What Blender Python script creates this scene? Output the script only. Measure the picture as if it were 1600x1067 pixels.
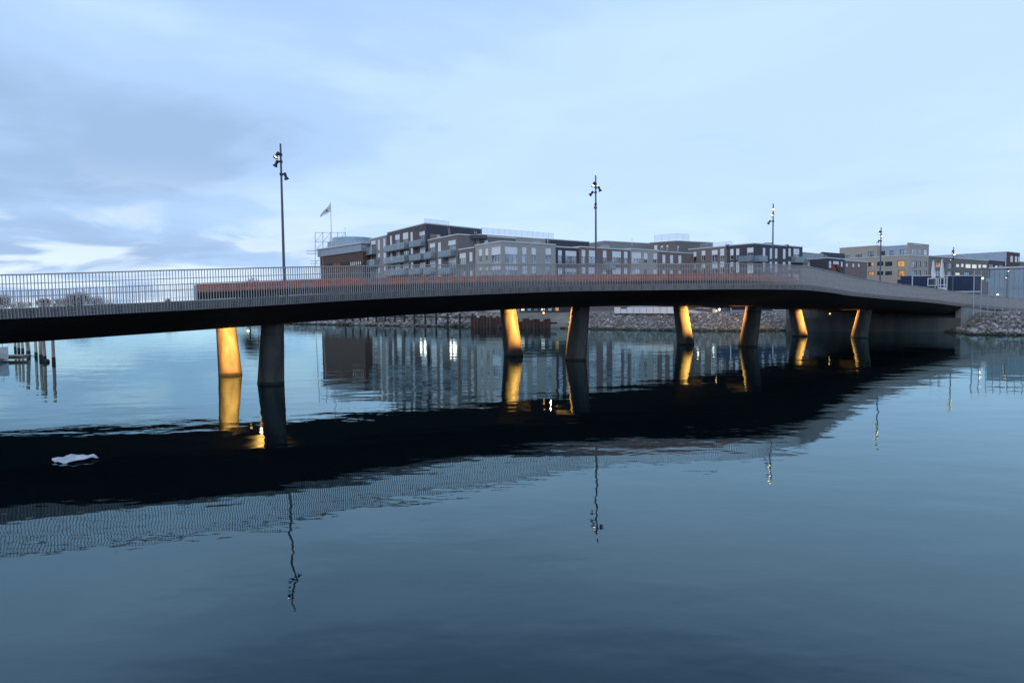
import bpy, bmesh, math, random
import numpy as np
from mathutils import Vector, Matrix
random.seed(7)
RNG = np.random.default_rng(11)
scene = bpy.context.scene
COL = scene.collection
for _o in list(bpy.data.objects):
    bpy.data.objects.remove(_o)

# ------------------------------------------------------------------ camera
CAM_H = 3.7
FPX = 24 / 36 * 1600
PITCH = math.atan((533.5 - 474) / FPX)
ROLL = -0.010
cam_d = bpy.data.cameras.new('camera')
cam_d.sensor_width = 36
cam_d.lens = 24
cam_d.clip_start = 0.1
cam_d.clip_end = 6000
cam = bpy.data.objects.new('camera', cam_d)
COL.objects.link(cam)
CR = Matrix.Rotation(math.pi / 2 - PITCH, 3, 'X') @ Matrix.Rotation(ROLL, 3, 'Z')
cam.matrix_world = Matrix.Translation((0, 0, CAM_H)) @ CR.to_4x4()
scene.camera = cam

# ------------------------------------------------------------------ world: dusk sky under thin cloud
SUN_EL, SUN_AZ = math.radians(42), math.radians(-150)   # brightest part of the overcast, behind the camera to the left
w = bpy.data.worlds.new('World')
scene.world = w
w.use_nodes = True
nt = w.node_tree
nt.nodes.clear()
def N(t, **k):
    n = nt.nodes.new(t)
    for a, b in k.items():
        setattr(n, a, b)
    return n
def L(a, b):
    nt.links.new(a, b)
def math_n(op, a, b=None, clamp=False):
    n = N('ShaderNodeMath', operation=op, use_clamp=clamp)
    for i, v in enumerate((a, b)):
        if v is None:
            continue
        if isinstance(v, (int, float)):
            n.inputs[i].default_value = v
        else:
            L(v, n.inputs[i])
    return n.outputs[0]
def ramp(fac, stops, interp='EASE'):
    r = N('ShaderNodeValToRGB')
    r.color_ramp.interpolation = interp
    els = r.color_ramp.elements
    while len(els) < len(stops):
        els.new(0.5)
    for e, (p, c) in zip(els, stops):
        e.position = p
        e.color = (*c, 1) if len(c) == 3 else c
    L(fac, r.inputs[0])
    return r.outputs[0]
def mixc(fac, a, b):
    m = N('ShaderNodeMix', data_type='RGBA')
    if isinstance(fac, (int, float)):
        m.inputs[0].default_value = fac
    else:
        L(fac, m.inputs[0])
    for i, v in ((6, a), (7, b)):
        if isinstance(v, tuple):
            m.inputs[i].default_value = (*v, 1)
        else:
            L(v, m.inputs[i])
    return m.outputs[2]
tc = N('ShaderNodeTexCoord')
sep = N('ShaderNodeSeparateXYZ')
L(tc.outputs['Generated'], sep.inputs[0])
zc = math_n('MAXIMUM', sep.outputs[2], 0.0)
zd = math_n('ADD', zc, 0.16)
cx_ = math_n('DIVIDE', sep.outputs[0], zd)
cy_ = math_n('DIVIDE', sep.outputs[1], zd)
comb = N('ShaderNodeCombineXYZ')
L(cx_, comb.inputs[0]); L(cy_, comb.inputs[1]); L(zc, comb.inputs[2])
def noise(vec, scale, detail, rough, dist=0.0, off=(0, 0, 0)):
    mp = N('ShaderNodeMapping')
    mp.inputs['Location'].default_value = off
    L(vec, mp.inputs[0])
    n = N('ShaderNodeTexNoise')
    n.inputs['Scale'].default_value = scale
    n.inputs['Detail'].default_value = detail
    n.inputs['Roughness'].default_value = rough
    n.inputs['Distortion'].default_value = dist
    L(mp.outputs[0], n.inputs['Vector'])
    return n.outputs[0]
n_big = noise(comb.outputs[0], 0.42, 5, 0.48, 0.25, (3.1, 1.7, 0))
n_mid = noise(comb.outputs[0], 1.05, 7, 0.52, 0.35, (9.2, 4.4, 0))
# the cloud gets thicker and bluer towards the left (west), thin and bright to the right
west = ramp(math_n('ADD', math_n('MULTIPLY', sep.outputs[0], -0.5), 0.5), [(0.45, (0, 0, 0)), (0.80, (1, 1, 1))])
f = math_n('ADD', math_n('MULTIPLY', n_big, 0.52), math_n('MULTIPLY', n_mid, 0.48))
low = ramp(zc, [(0.0, (1, 1, 1)), (0.16, (1, 1, 1)), (0.36, (0.0, 0.0, 0.0))])      # the bank of cloud stands low in the west
west = math_n('MULTIPLY', west, low)
f = math_n('SUBTRACT', f, math_n('MULTIPLY', west, 0.19))
f = math_n('ADD', f, 0.035)
cloud = ramp(f, [(0.29, (0.355, 0.52, 0.78)), (0.39, (0.445, 0.645, 0.96)), (0.50, (0.55, 0.76, 1.10)), (0.70, (0.63, 0.835, 1.17))])
# brighter band of open sky near the horizon, broken by the clouds
hz = ramp(zc, [(0.0, (1, 1, 1)), (0.05, (0.85, 0.85, 0.85)), (0.20, (0, 0, 0))])
streak = ramp(noise(comb.outputs[0], 1.5, 5, 0.5, 0.5, (1.3, 7.7, 0)), [(0.44, (0.05, 0.05, 0.05)), (0.58, (1, 1, 1))])
hfac = math_n('MULTIPLY', math_n('MULTIPLY', hz, streak), math_n('ADD', math_n('MULTIPLY', west, 0.75), 0.25))
cloud = mixc(hfac, cloud, (0.82, 0.96, 1.10))
sky = N('ShaderNodeTexSky', sky_type='NISHITA')
sky.sun_disc = False
sky.sun_elevation = SUN_EL
sky.sun_rotation = SUN_AZ
sky.air_density = 1.2
sky.ozone_density = 3.0
sc_ = N('ShaderNodeVectorMath', operation='SCALE')
L(cloud, sc_.inputs[0]); sc_.inputs['Scale'].default_value = 10.7
mx = mixc(0.03, sc_.outputs[0], sky.outputs[0])
fall = ramp(zc, [(0.0, (1.0, 1.0, 1.0)), (0.355, (1.0, 1.0, 1.0)), (0.425, (0.84, 0.89, 0.95)), (0.485, (0.55, 0.63, 0.73)), (1.0, (0.42, 0.51, 0.62))], 'LINEAR')   # dusk sky dims overhead
vm = N('ShaderNodeVectorMath', operation='MULTIPLY')
L(mx, vm.inputs[0]); L(fall, vm.inputs[1])
mx = vm.outputs[0]
bg = N('ShaderNodeBackground')
bg.inputs['Strength'].default_value = 0.1
L(mx, bg.inputs['Color'])
wo = N('ShaderNodeOutputWorld')
L(bg.outputs[0], wo.inputs['Surface'])

# ------------------------------------------------------------------ sun: weak, very soft, behind cloud
sd = bpy.data.lights.new('sun', 'SUN')
sd.energy = 0.90
sd.angle = math.radians(45)
sd.color = (1.0, 0.93, 0.86)
sun = bpy.data.objects.new('sun', sd)
COL.objects.link(sun)
sdir = Vector((math.sin(SUN_AZ) * math.cos(SUN_EL), math.cos(SUN_AZ) * math.cos(SUN_EL), math.sin(SUN_EL)))
sun.rotation_euler = (-sdir).to_track_quat('-Z', 'Y').to_euler()

scene.render.engine = 'CYCLES'
scene.view_settings.view_transform = 'Standard'
scene.view_settings.look = 'None'
scene.view_settings.exposure = 0.0
scene.view_settings.gamma = 1.0
scene.view_settings.use_curve_mapping = False
scene.cycles.max_bounces = 6
scene.cycles.caustics_reflective = False
scene.cycles.caustics_refractive = False

# ------------------------------------------------------------------ measuring helpers
CC = Vector((0, 0, CAM_H))
def ray(x, y):
    return CR @ Vector(((x - 800) / FPX, (533.5 - y) / FPX, -1.0))
def at(x, y, D):                       # a point on the photograph at depth D
    v = ray(x, y)
    return CC + v * (D / v.y)
def on_z(x, y, z=0.0):                 # a point on the photograph at height z
    v = ray(x, y)
    return CC + v * ((z - CAM_H) / v.z)

# ------------------------------------------------------------------ materials
MATS = {}
def mat(name, col, rough=0.7, metal=0.0, var=0.15, scale=3.0, bump=0.0, bscale=20.0, emit=None, estr=0.0, spec=0.5, alpha=1.0, streak=False):
    if name in MATS:
        return MATS[name]
    m = bpy.data.materials.new(name)
    m.use_nodes = True
    t = m.node_tree
    b = t.nodes['Principled BSDF']
    b.inputs['Roughness'].default_value = rough
    b.inputs['Metallic'].default_value = metal
    b.inputs['Specular IOR Level'].default_value = spec
    b.inputs['Base Color'].default_value = (*col, 1)
    b.inputs['Alpha'].default_value = alpha
    if var > 0:
        g = t.nodes.new('ShaderNodeNewGeometry')
        mp = t.nodes.new('ShaderNodeMapping')
        mp.inputs['Scale'].default_value = (1, 1, 0.18) if streak else (1, 1, 1)
        t.links.new(g.outputs['Position'], mp.inputs[0])
        n = t.nodes.new('ShaderNodeTexNoise')
        n.inputs['Scale'].default_value = scale
        n.inputs['Detail'].default_value = 6
        n.inputs['Roughness'].default_value = 0.6
        t.links.new(mp.outputs[0], n.inputs['Vector'])
        r = t.nodes.new('ShaderNodeValToRGB')
        lo = tuple(max(0, c * (1 - var * 1.6)) for c in col)
        hi = tuple(min(1, c * (1 + var * 1.6)) for c in col)
        r.color_ramp.elements[0].position = 0.30
        r.color_ramp.elements[1].position = 0.70
        r.color_ramp.elements[0].color = (*lo, 1)
        r.color_ramp.elements[1].color = (*hi, 1)
        t.links.new(n.outputs[0], r.inputs[0])
        t.links.new(r.outputs[0], b.inputs['Base Color'])
        if bump > 0:
            n2 = t.nodes.new('ShaderNodeTexNoise')
            n2.inputs['Scale'].default_value = bscale
            n2.inputs['Detail'].default_value = 4
            t.links.new(g.outputs['Position'], n2.inputs['Vector'])
            bp = t.nodes.new('ShaderNodeBump')
            bp.inputs['Strength'].default_value = bump
            bp.inputs['Distance'].default_value = 0.03
            t.links.new(n2.outputs[0], bp.inputs['Height'])
            t.links.new(bp.outputs[0], b.inputs['Normal'])
    if emit:
        b.inputs['Emission Color'].default_value = (*emit, 1)
        b.inputs['Emission Strength'].default_value = estr
    MATS[name] = m
    return m

def water_material():
    m = bpy.data.materials.new('harbour_water')
    m.use_nodes = True
    t = m.node_tree
    t.nodes.remove(t.nodes['Principled BSDF'])
    out = t.nodes['Material Output']
    dif = t.nodes.new('ShaderNodeBsdfDiffuse'); dif.inputs['Color'].default_value = (0.0022, 0.0050, 0.0066, 1)
    glo = t.nodes.new('ShaderNodeBsdfGlossy'); glo.inputs['Color'].default_value = (0.725, 0.97, 1.0, 1); glo.inputs['Roughness'].default_value = 0.012
    fre = t.nodes.new('ShaderNodeFresnel'); fre.inputs['IOR'].default_value = 1.66
    mixs = t.nodes.new('ShaderNodeMixShader')
    t.links.new(fre.outputs[0], mixs.inputs[0]); t.links.new(dif.outputs[0], mixs.inputs[1]); t.links.new(glo.outputs[0], mixs.inputs[2])
    t.links.new(mixs.outputs[0], out.inputs['Surface'])
    g = t.nodes.new('ShaderNodeNewGeometry')
    def layer(sc, amp, det, rot, off):
        mp = t.nodes.new('ShaderNodeMapping')
        mp.inputs['Scale'].default_value = sc
        mp.inputs['Rotation'].default_value = (0, 0, rot)
        mp.inputs['Location'].default_value = (off, off * 1.7, 0)
        t.links.new(g.outputs['Position'], mp.inputs[0])
        n = t.nodes.new('ShaderNodeTexNoise')
        n.inputs['Scale'].default_value = 1.0
        n.inputs['Detail'].default_value = det
        n.inputs['Roughness'].default_value = 0.42
        t.links.new(mp.outputs[0], n.inputs['Vector'])
        mu = t.nodes.new('ShaderNodeMath')
        mu.operation = 'MULTIPLY'
        mu.inputs[1].default_value = amp
        t.links.new(n.outputs[0], mu.inputs[0])
        return mu.outputs[0]
    # calm and ruffled patches
    pn = t.nodes.new('ShaderNodeTexNoise')
    pn.inputs['Scale'].default_value = 0.045
    pn.inputs['Detail'].default_value = 3
    t.links.new(g.outputs['Position'], pn.inputs['Vector'])
    pr = t.nodes.new('ShaderNodeMapRange')
    pr.inputs[1].default_value = 0.35; pr.inputs[2].default_value = 0.65
    pr.inputs[3].default_value = 0.45; pr.inputs[4].default_value = 1.25
    t.links.new(pn.outputs[0], pr.inputs[0])
    def add(a, c):
        s = t.nodes.new('ShaderNodeMath'); s.operation = 'ADD'
        t.links.new(a, s.inputs[0]); t.links.new(c, s.inputs[1])
        return s.outputs[0]
    def mul(a, c):
        s = t.nodes.new('ShaderNodeMath'); s.operation = 'MULTIPLY'
        t.links.new(a, s.inputs[0]); t.links.new(c, s.inputs[1])
        return s.outputs[0]
    h = add(layer((0.28, 0.5, 1), 0.018, 1.0, 0.5, 3.0), layer((0.9, 1.5, 1), 0.0065, 2.0, -0.3, 8.0))
    h = add(h, mul(layer((3.2, 6.0, 1), 0.0011, 2.0, 0.2, 1.0), pr.outputs[0]))
    bp = t.nodes.new('ShaderNodeBump')
    bp.inputs['Strength'].default_value = 1.0
    bp.inputs['Distance'].default_value = 1.0
    t.links.new(h, bp.inputs['Height'])
    for nd in (dif, glo, fre):
        t.links.new(bp.outputs[0], nd.inputs['Normal'])
    return m

def rock_material():
    m = bpy.data.materials.new('riprap_stone')
    m.use_nodes = True
    t = m.node_tree
    b = t.nodes['Principled BSDF']
    b.inputs['Roughness'].default_value = 0.9
    g = t.nodes.new('ShaderNodeNewGeometry')
    r = t.nodes.new('ShaderNodeValToRGB')
    els = r.color_ramp.elements
    for i in range(3):
        els.new(0.5)
    for e, (p, c) in zip(els, [(0.0, (0.07, 0.068, 0.065)), (0.3, (0.14, 0.135, 0.13)), (0.6, (0.23, 0.215, 0.205)), (0.85, (0.33, 0.31, 0.30)), (1.0, (0.52, 0.50, 0.48))]):
        e.position = p
        e.color = (*c, 1)
    t.links.new(g.outputs['Random Per Island'], r.inputs[0])
    s = t.nodes.new('ShaderNodeSeparateXYZ')
    t.links.new(g.outputs['Position'], s.inputs[0])
    n = t.nodes.new('ShaderNodeTexNoise')
    n.inputs['Scale'].default_value = 0.8
    t.links.new(g.outputs['Position'], n.inputs['Vector'])
    ad = t.nodes.new('ShaderNodeMath'); ad.operation = 'MULTIPLY_ADD'
    ad.inputs[1].default_value = 0.5
    t.links.new(n.outputs[0], ad.inputs[0]); t.links.new(s.outputs[2], ad.inputs[2])
    mr = t.nodes.new('ShaderNodeMapRange')
    mr.inputs[1].default_value = 0.35; mr.inputs[2].default_value = 0.62
    t.links.new(ad.outputs[0], mr.inputs[0])
    mx_ = t.nodes.new('ShaderNodeMix'); mx_.data_type = 'RGBA'
    mx_.inputs[6].default_value = (0.035, 0.04, 0.022, 1)          # weed and wet stone at the waterline
    t.links.new(mr.outputs[0], mx_.inputs[0]); t.links.new(r.outputs[0], mx_.inputs[7])
    t.links.new(mx_.outputs[2], b.inputs['Base Color'])
    return m

ORD = ['first', 'second', 'third', 'fourth', 'fifth', 'sixth', 'seventh', 'eighth', 'ninth', 'tenth', 'eleventh', 'twelfth', 'thirteenth', 'fourteenth']
M_WATER = water_material()
M_ROCK = rock_material()
M_STEEL = mat('weathered_rail_steel', (0.41, 0.39, 0.375), 0.6, 0.15, 0.10, 4)
M_FASCIA = mat('fascia_plate', (0.25, 0.245, 0.25), 0.65, 0.1, 0.12, 2, streak=True)
M_BOLT = mat('bolt_dark', (0.10, 0.10, 0.105), 0.6, 0.4, 0)
M_GIRDER = mat('dark_girder_paint', (0.022, 0.023, 0.024), 0.75, 0, 0.25, 0.8, streak=True, spec=0.2)
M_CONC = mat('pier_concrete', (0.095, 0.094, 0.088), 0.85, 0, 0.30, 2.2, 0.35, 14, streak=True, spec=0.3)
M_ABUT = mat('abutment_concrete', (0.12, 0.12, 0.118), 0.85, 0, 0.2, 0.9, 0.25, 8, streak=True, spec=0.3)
M_ASPH = mat('deck_asphalt', (0.06, 0.06, 0.06), 0.9, 0, 0.2, 3)
M_BENCH = mat('red_hardwood', (0.44, 0.12, 0.06), 0.6, 0, 0.25, 3)
M_DARK = mat('dark_parts_and_shade', (0.02, 0.018, 0.018), 0.8, 0, 0)  # black parts; on the bench plinth it paints in shade
M_POLE = mat('lamp_pole_paint', (0.10, 0.115, 0.14), 0.5, 0.3, 0.08, 3)
M_HEAD = mat('lamp_can_paint', (0.03, 0.034, 0.04), 0.5, 0.3, 0)
M_LENS = mat('lamp_lens_lit', (0.9, 0.8, 0.6), 0.3, 0, 0, emit=(1.0, 0.66, 0.32), estr=10)
M_AMBER = mat('amber_lens_lit', (0.9, 0.6, 0.3), 0.3, 0, 0, emit=(1.0, 0.50, 0.14), estr=5)
M_LAND = mat('bank_earth', (0.16, 0.15, 0.125), 0.95, 0, 0.25, 0.4)
M_WOOD = mat('grey_pile_wood', (0.40, 0.35, 0.27), 0.9, 0, 0.25, 3, streak=True)
M_TAR = mat('wet_weed', (0.02, 0.024, 0.018), 0.8, 0, 0.2, 5)
M_WHITE = mat('white_paint', (0.72, 0.72, 0.72), 0.5, 0, 0.06, 2)
M_COPE = mat('zinc_coping', (0.62, 0.63, 0.64), 0.45, 0.1, 0.05, 2)
M_BLIND = mat('white_blind', (0.86, 0.86, 0.86), 0.6, 0, 0.03, 1)
M_GLASS = mat('window_glass', (0.26, 0.29, 0.32), 0.04, 0.85, 0.45, 0.35, spec=0.9)
M_FRAME = mat('window_frame', (0.62, 0.62, 0.63), 0.5, 0, 0)
M_FRAMED = mat('dark_window_frame', (0.06, 0.06, 0.065), 0.5, 0, 0)
M_BALG = mat('balcony_glass', (0.30, 0.38, 0.43), 0.12, 0, 0, alpha=0.5, spec=0.8)
M_ROOFG = mat('roof_railing_glass', (0.45, 0.52, 0.56), 0.15, 0, 0, alpha=0.16, spec=0.6)
M_LITW = mat('lit_window_warm', (0.5, 0.3, 0.1), 0.5, 0, 0, emit=(1.0, 0.45, 0.14), estr=0.42)
def lit_variation(m, scale):
    t = m.node_tree; b = t.nodes['Principled BSDF']
    g = t.nodes.new('ShaderNodeNewGeometry'); n = t.nodes.new('ShaderNodeTexNoise')
    n.inputs['Scale'].default_value = scale; n.inputs['Detail'].default_value = 2
    t.links.new(g.outputs['Position'], n.inputs['Vector'])
    mr = t.nodes.new('ShaderNodeMapRange'); mr.inputs[1].default_value = .38; mr.inputs[2].default_value = .66; mr.inputs[3].default_value = .08; mr.inputs[4].default_value = b.inputs['Emission Strength'].default_value * 1.5
    t.links.new(n.outputs[0], mr.inputs[0]); t.links.new(mr.outputs[0], b.inputs['Emission Strength'])
lit_variation(M_LITW, 1.1)
M_LITB = mat('lit_window_bright', (0.9, 0.8, 0.6), 0.5, 0, 0, emit=(1.0, 0.85, 0.62), estr=7.0)
M_LITP = mat('lit_window_pale', (0.7, 0.7, 0.6), 0.5, 0, 0, emit=(0.95, 0.93, 0.85), estr=0.55)
M_RUST = mat('rusty_sheet_pile', (0.045, 0.028, 0.024), 0.9, 0, 0.5, 1.5, streak=True)
M_BLUE = mat('blue_container', (0.018, 0.034, 0.085), 0.5, 0, 0.15, 1.5)
M_GREY = mat('grey_cladding', (0.33, 0.36, 0.40), 0.5, 0.1, 0.06, 0.8)
M_PALE = mat('pale_blue_cladding', (0.40, 0.47, 0.56), 0.5, 0.1, 0.06, 0.8)
BR_BROWN = mat('brown_brick', (0.134, 0.109, 0.106), 0.9, 0, 0.25, 5)
BR_DARK = mat('charcoal_brick', (0.073, 0.075, 0.092), 0.9, 0, 0.25, 5)
BR_GREY = mat('grey_brick', (0.301, 0.283, 0.277), 0.9, 0, 0.15, 5)
BR_SAND = mat('sand_brick', (0.435, 0.392, 0.337), 0.9, 0, 0.15, 5)
BR_CREAM = mat('cream_brick', (0.420, 0.399, 0.367), 0.9, 0, 0.12, 5)
BR_RED = mat('red_brown_brick', (0.218, 0.162, 0.151), 0.9, 0, 0.22, 5)
BR_UMBER = mat('umber_brick', (0.202, 0.180, 0.168), 0.9, 0, 0.2, 5)
BR_HALL = mat('hall_red_brick', (0.115, 0.068, 0.056), 0.9, 0, 0.25, 4)

# ------------------------------------------------------------------ object helpers
def link(name, me, material=None, parent=None, loc=None):
    o = bpy.data.objects.new(name, me)
    COL.objects.link(o)
    if material is not None and me is not None and not me.materials:
        me.materials.append(material)
    if parent is not None:
        o.parent = parent
    if loc is not None:
        o.location = loc
    return o
def tag(o, label=None, cat=None, group=None, kind=None):
    if label: o['label'] = label
    if cat: o['category'] = cat
    if group: o['group'] = group
    if kind: o['kind'] = kind
    return o
def empty(name, loc, rz=0.0):
    o = bpy.data.objects.new(name, None)
    COL.objects.link(o)
    o.location = loc
    o.rotation_euler = (0, 0, rz)
    o.empty_display_size = 0.3
    return o
def copy_tree(o, parent=None):
    c = o.copy()
    COL.objects.link(c)
    if parent is not None:
        c.parent = parent
    for ch in [x for x in bpy.data.objects if x.parent == o]:
        copy_tree(ch, c)
    return c

class MB:
    def __init__(self, org=(0, 0, 0)):
        self.v = []; self.f = []; self.o = Vector(org)
    def add(self, vs, fs):
        b = len(self.v)
        self.v += [tuple(Vector(p) - self.o) for p in vs]
        self.f += [tuple(b + i for i in q) for q in fs]
        return self
    def obox(self, c, ax, ay, az):        # centre and three half-axis vectors
        c, ax, ay, az = map(Vector, (c, ax, ay, az))
        vs = [c + i * ax + j * ay + k * az for k in (-1, 1) for j in (-1, 1) for i in (-1, 1)]
        return self.add(vs, [(0, 2, 3, 1), (4, 5, 7, 6), (0, 1, 5, 4), (2, 6, 7, 3), (1, 3, 7, 5), (0, 4, 6, 2)])
    def box(self, c, size):
        return self.obox(c, (size[0] / 2, 0, 0), (0, size[1] / 2, 0), (0, 0, size[2] / 2))
    def bar(self, a, b, wd, hd=None, up=(0, 0, 1)):
        a, b = Vector(a), Vector(b)
        d = (b - a)
        if d.length < 1e-6: return self
        t = d.normalized()
        s = t.cross(Vector(up))
        if s.length < 1e-4: s = t.cross(Vector((1, 0, 0)))
        s.normalize()
        q = s.cross(t)
        return self.obox((a + b) / 2, d / 2, s * wd / 2, q * (hd or wd) / 2)
    def tube(self, pts, rad, n=10, cap=True):
        pts = [Vector(p) for p in pts]
        if isinstance(rad, (int, float)): rad = [rad] * len(pts)
        vs = []
        for i, p in enumerate(pts):
            t = (pts[min(i + 1, len(pts) - 1)] - pts[max(i - 1, 0)]).normalized()
            a = t.cross(Vector((0, 1, 0.01)))
            if a.length < 1e-3: a = t.cross(Vector((1, 0, 0)))
            a.normalize(); b = t.cross(a)
            for k in range(n):
                an = 2 * math.pi * k / n
                vs.append(p + (a * math.cos(an) + b * math.sin(an)) * rad[i])
        fs = []
        for i in range(len(pts) - 1):
            for k in range(n):
                k2 = (k + 1) % n
                fs.append((i * n + k, i * n + k2, (i + 1) * n + k2, (i + 1) * n + k))
        if cap:
            fs.append(tuple(range(n))[::-1]); fs.append(tuple(range((len(pts) - 1) * n, len(pts) * n)))
        return self.add(vs, fs)
    def prism(self, poly, z0, z1):
        n = len(poly)
        vs = [(p[0], p[1], z0) for p in poly] + [(p[0], p[1], z1) for p in poly]
        fs = [tuple(range(n))[::-1], tuple(range(n, 2 * n))] + [(i, (i + 1) % n, n + (i + 1) % n, n + i) for i in range(n)]
        return self.add(vs, fs)
    def sweep(self, rings, closed=True, cap=True):
        m = len(rings[0]); vs = [p for r in rings for p in r]; fs = []
        for i in range(len(rings) - 1):
            for k in range(m if closed else m - 1):
                k2 = (k + 1) % m
                fs.append((i * m + k, i * m + k2, (i + 1) * m + k2, (i + 1) * m + k))
        if cap and closed:
            fs.append(tuple(range(m))[::-1]); fs.append(tuple(range((len(rings) - 1) * m, len(rings) * m)))
        return self.add(vs, fs)
    def mesh(self, name, smooth=False):
        me = bpy.data.meshes.new(name)
        me.from_pydata(self.v, [], self.f)
        me.update()
        bm = bmesh.new(); bm.from_mesh(me)
        bmesh.ops.recalc_face_normals(bm, faces=bm.faces)
        bm.to_mesh(me); bm.free()
        if smooth:
            for p in me.polygons: p.use_smooth = True
        return me
    def build(self, name, material, parent=None, smooth=False, loc=None):
        return link(name, self.mesh(name, smooth), material, parent, loc)

def icomesh(name, seed, sx=1, sy=1, sz=1, jit=0.25, sub=1):
    bm = bmesh.new()
    bmesh.ops.create_icosphere(bm, subdivisions=sub, radius=1)
    r = random.Random(seed)
    for v in bm.verts:
        k = 1 + r.uniform(-jit, jit)
        v.co = Vector((v.co.x * sx * k, v.co.y * sy * k, v.co.z * sz * k))
    me = bpy.data.meshes.new(name)
    bm.to_mesh(me); bm.free()
    return me

# ------------------------------------------------------------------ bridge geometry: axis s, offset o (positive towards camera)
U = Vector((0.7965, 0.6046, 0)); NN = Vector((0.6046, -0.7965, 0)); CO = -35.6
def pos(s, o, z=0.0):
    return U * s + NN * (CO + o) + Vector((0, 0, z))
def interp(tab, s):                     # smooth (monotone cubic) table lookup
    xs = [p[0] for p in tab]; ys = [p[1] for p in tab]
    if s <= xs[0]: return ys[0]
    if s >= xs[-1]: return ys[-1]
    i = max(k for k in range(len(xs) - 1) if xs[k] <= s)
    def slope(k):
        if k == 0 or k == len(xs) - 1: return 0.0 if k else (ys[1] - ys[0]) / (xs[1] - xs[0])
        a = (ys[k] - ys[k - 1]) / (xs[k] - xs[k - 1]); b = (ys[k + 1] - ys[k]) / (xs[k + 1] - xs[k])
        return 0.0 if a * b <= 0 else 2 * a * b / (a + b)
    hh = xs[i + 1] - xs[i]; t = (s - xs[i]) / hh
    m0, m1 = slope(i) * hh, slope(i + 1) * hh
    return (2 * t**3 - 3 * t**2 + 1) * ys[i] + (t**3 - 2 * t**2 + t) * m0 + (-2 * t**3 + 3 * t**2) * ys[i + 1] + (t**3 - t**2) * m1
NEAR_T = [(-22, 4.6), (-8, 5.3), (0.2, 6.2), (6, 7.6), (9, 7.7), (14.6, 6.9), (20, 6.85), (26, 7.1), (30, 8.2), (34, 10.7), (37.5, 11.95), (40.6, 12.15), (43.6, 11.5), (46.8, 10.55), (50.2, 9.7), (54.5, 8.5), (59, 7.45), (67.8, 6.1), (76.3, 5.6), (85, 5.5), (93, 5.9), (101, 6.7), (122, 9.5)]
FAR_T = [(-22, -14), (0, -10.7), (8, -7.6), (16, -6.6), (26, -7), (40, -7), (60, -7), (80, -7.5), (122, -8)]
FALL = 0.22
Z_T = [(-22, 3.05), (0, 3.65), (6, 3.9), (14.6, 4.31), (20, 4.5), (27.5, 4.69), (35, 4.73), (41, 4.70), (47, 4.61), (54.5, 4.37), (59, 4.27), (67.8, 4.0), (76.3, 3.71), (85, 3.22), (93, 2.8), (101, 2.45), (112, 2.28), (122, 2.24)]
def near_o(s): return interp(NEAR_T, s)
def far_o(s): return interp(FAR_T, s)
def deck_z(s): return interp(Z_T, s)
def far_z(s): return interp(Z_T, s) - FALL * min(1, max(0, (60 - s) / 20))
S0, S1 = -22.0, 121.0

# ------------------------------------------------------------------ the setting: water, banks, far shore
wm = MB()
wm.add([(-3000, -60, 0), (3000, -60, 0), (3000, 3000, 0), (-3000, 3000, 0)], [(0, 1, 2, 3)])
tag(wm.build('water', M_WATER), kind='structure')
bed = MB()
bed.add([(-3000, -80, -4), (3000, -80, -4), (3000, 3000, -4), (-3000, 3000, -4)], [(0, 1, 2, 3)])
tag(bed.build('sea_bed', M_LAND), kind='structure')

WL = [(-1500, 420), (-700, 430), (-420, 400), (-260, 340), (-120, 240), (-70, 172), (-46, 138), (-34, 129), (-22, 119.5), (-13, 113), (-5.5, 108), (7, 99), (12, 94.5), (17, 90), (22, 86.6), (28, 84), (34.5, 84.5), (41, 83.5), (47.5, 79.5), (49.0, 74.2), (47.3, 70.6), (51.5, 68.0), (58, 63), (75, 54), (110, 40), (300, -40)]
def bank_dirs(W):
    out = []
    for i in range(len(W)):
        a = Vector((*W[max(i - 1, 0)], 0)); b = Vector((*W[min(i + 1, len(W) - 1)], 0))
        t = (b - a).normalized()
        out.append(Vector((-t.y, t.x, 0)))
    return out
BD = bank_dirs(WL)
LAND_Z = 2.15
bk = MB()
rings = []
for (x, y), dvec in zip(WL, BD):
    p = Vector((x, y, 0))
    far = (p + dvec * 5).normalized() * 2600
    rings.append([p - dvec * 6 + Vector((0, 0, -3.2)), p + Vector((0, 0, -0.12)), p + dvec * 2.4 + Vector((0, 0, 0.95)), p + dvec * 4.9 + Vector((0, 0, LAND_Z)), p + dvec * 14 + Vector((0, 0, LAND_Z + 0.06)), Vector((far.x, max(far.y, 60 + abs(far.x) * 0.2), LAND_Z + 0.1))])
bk.sweep(rings, closed=False, cap=False)
tag(bk.build('bank_terrain', M_LAND), kind='structure')

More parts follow.
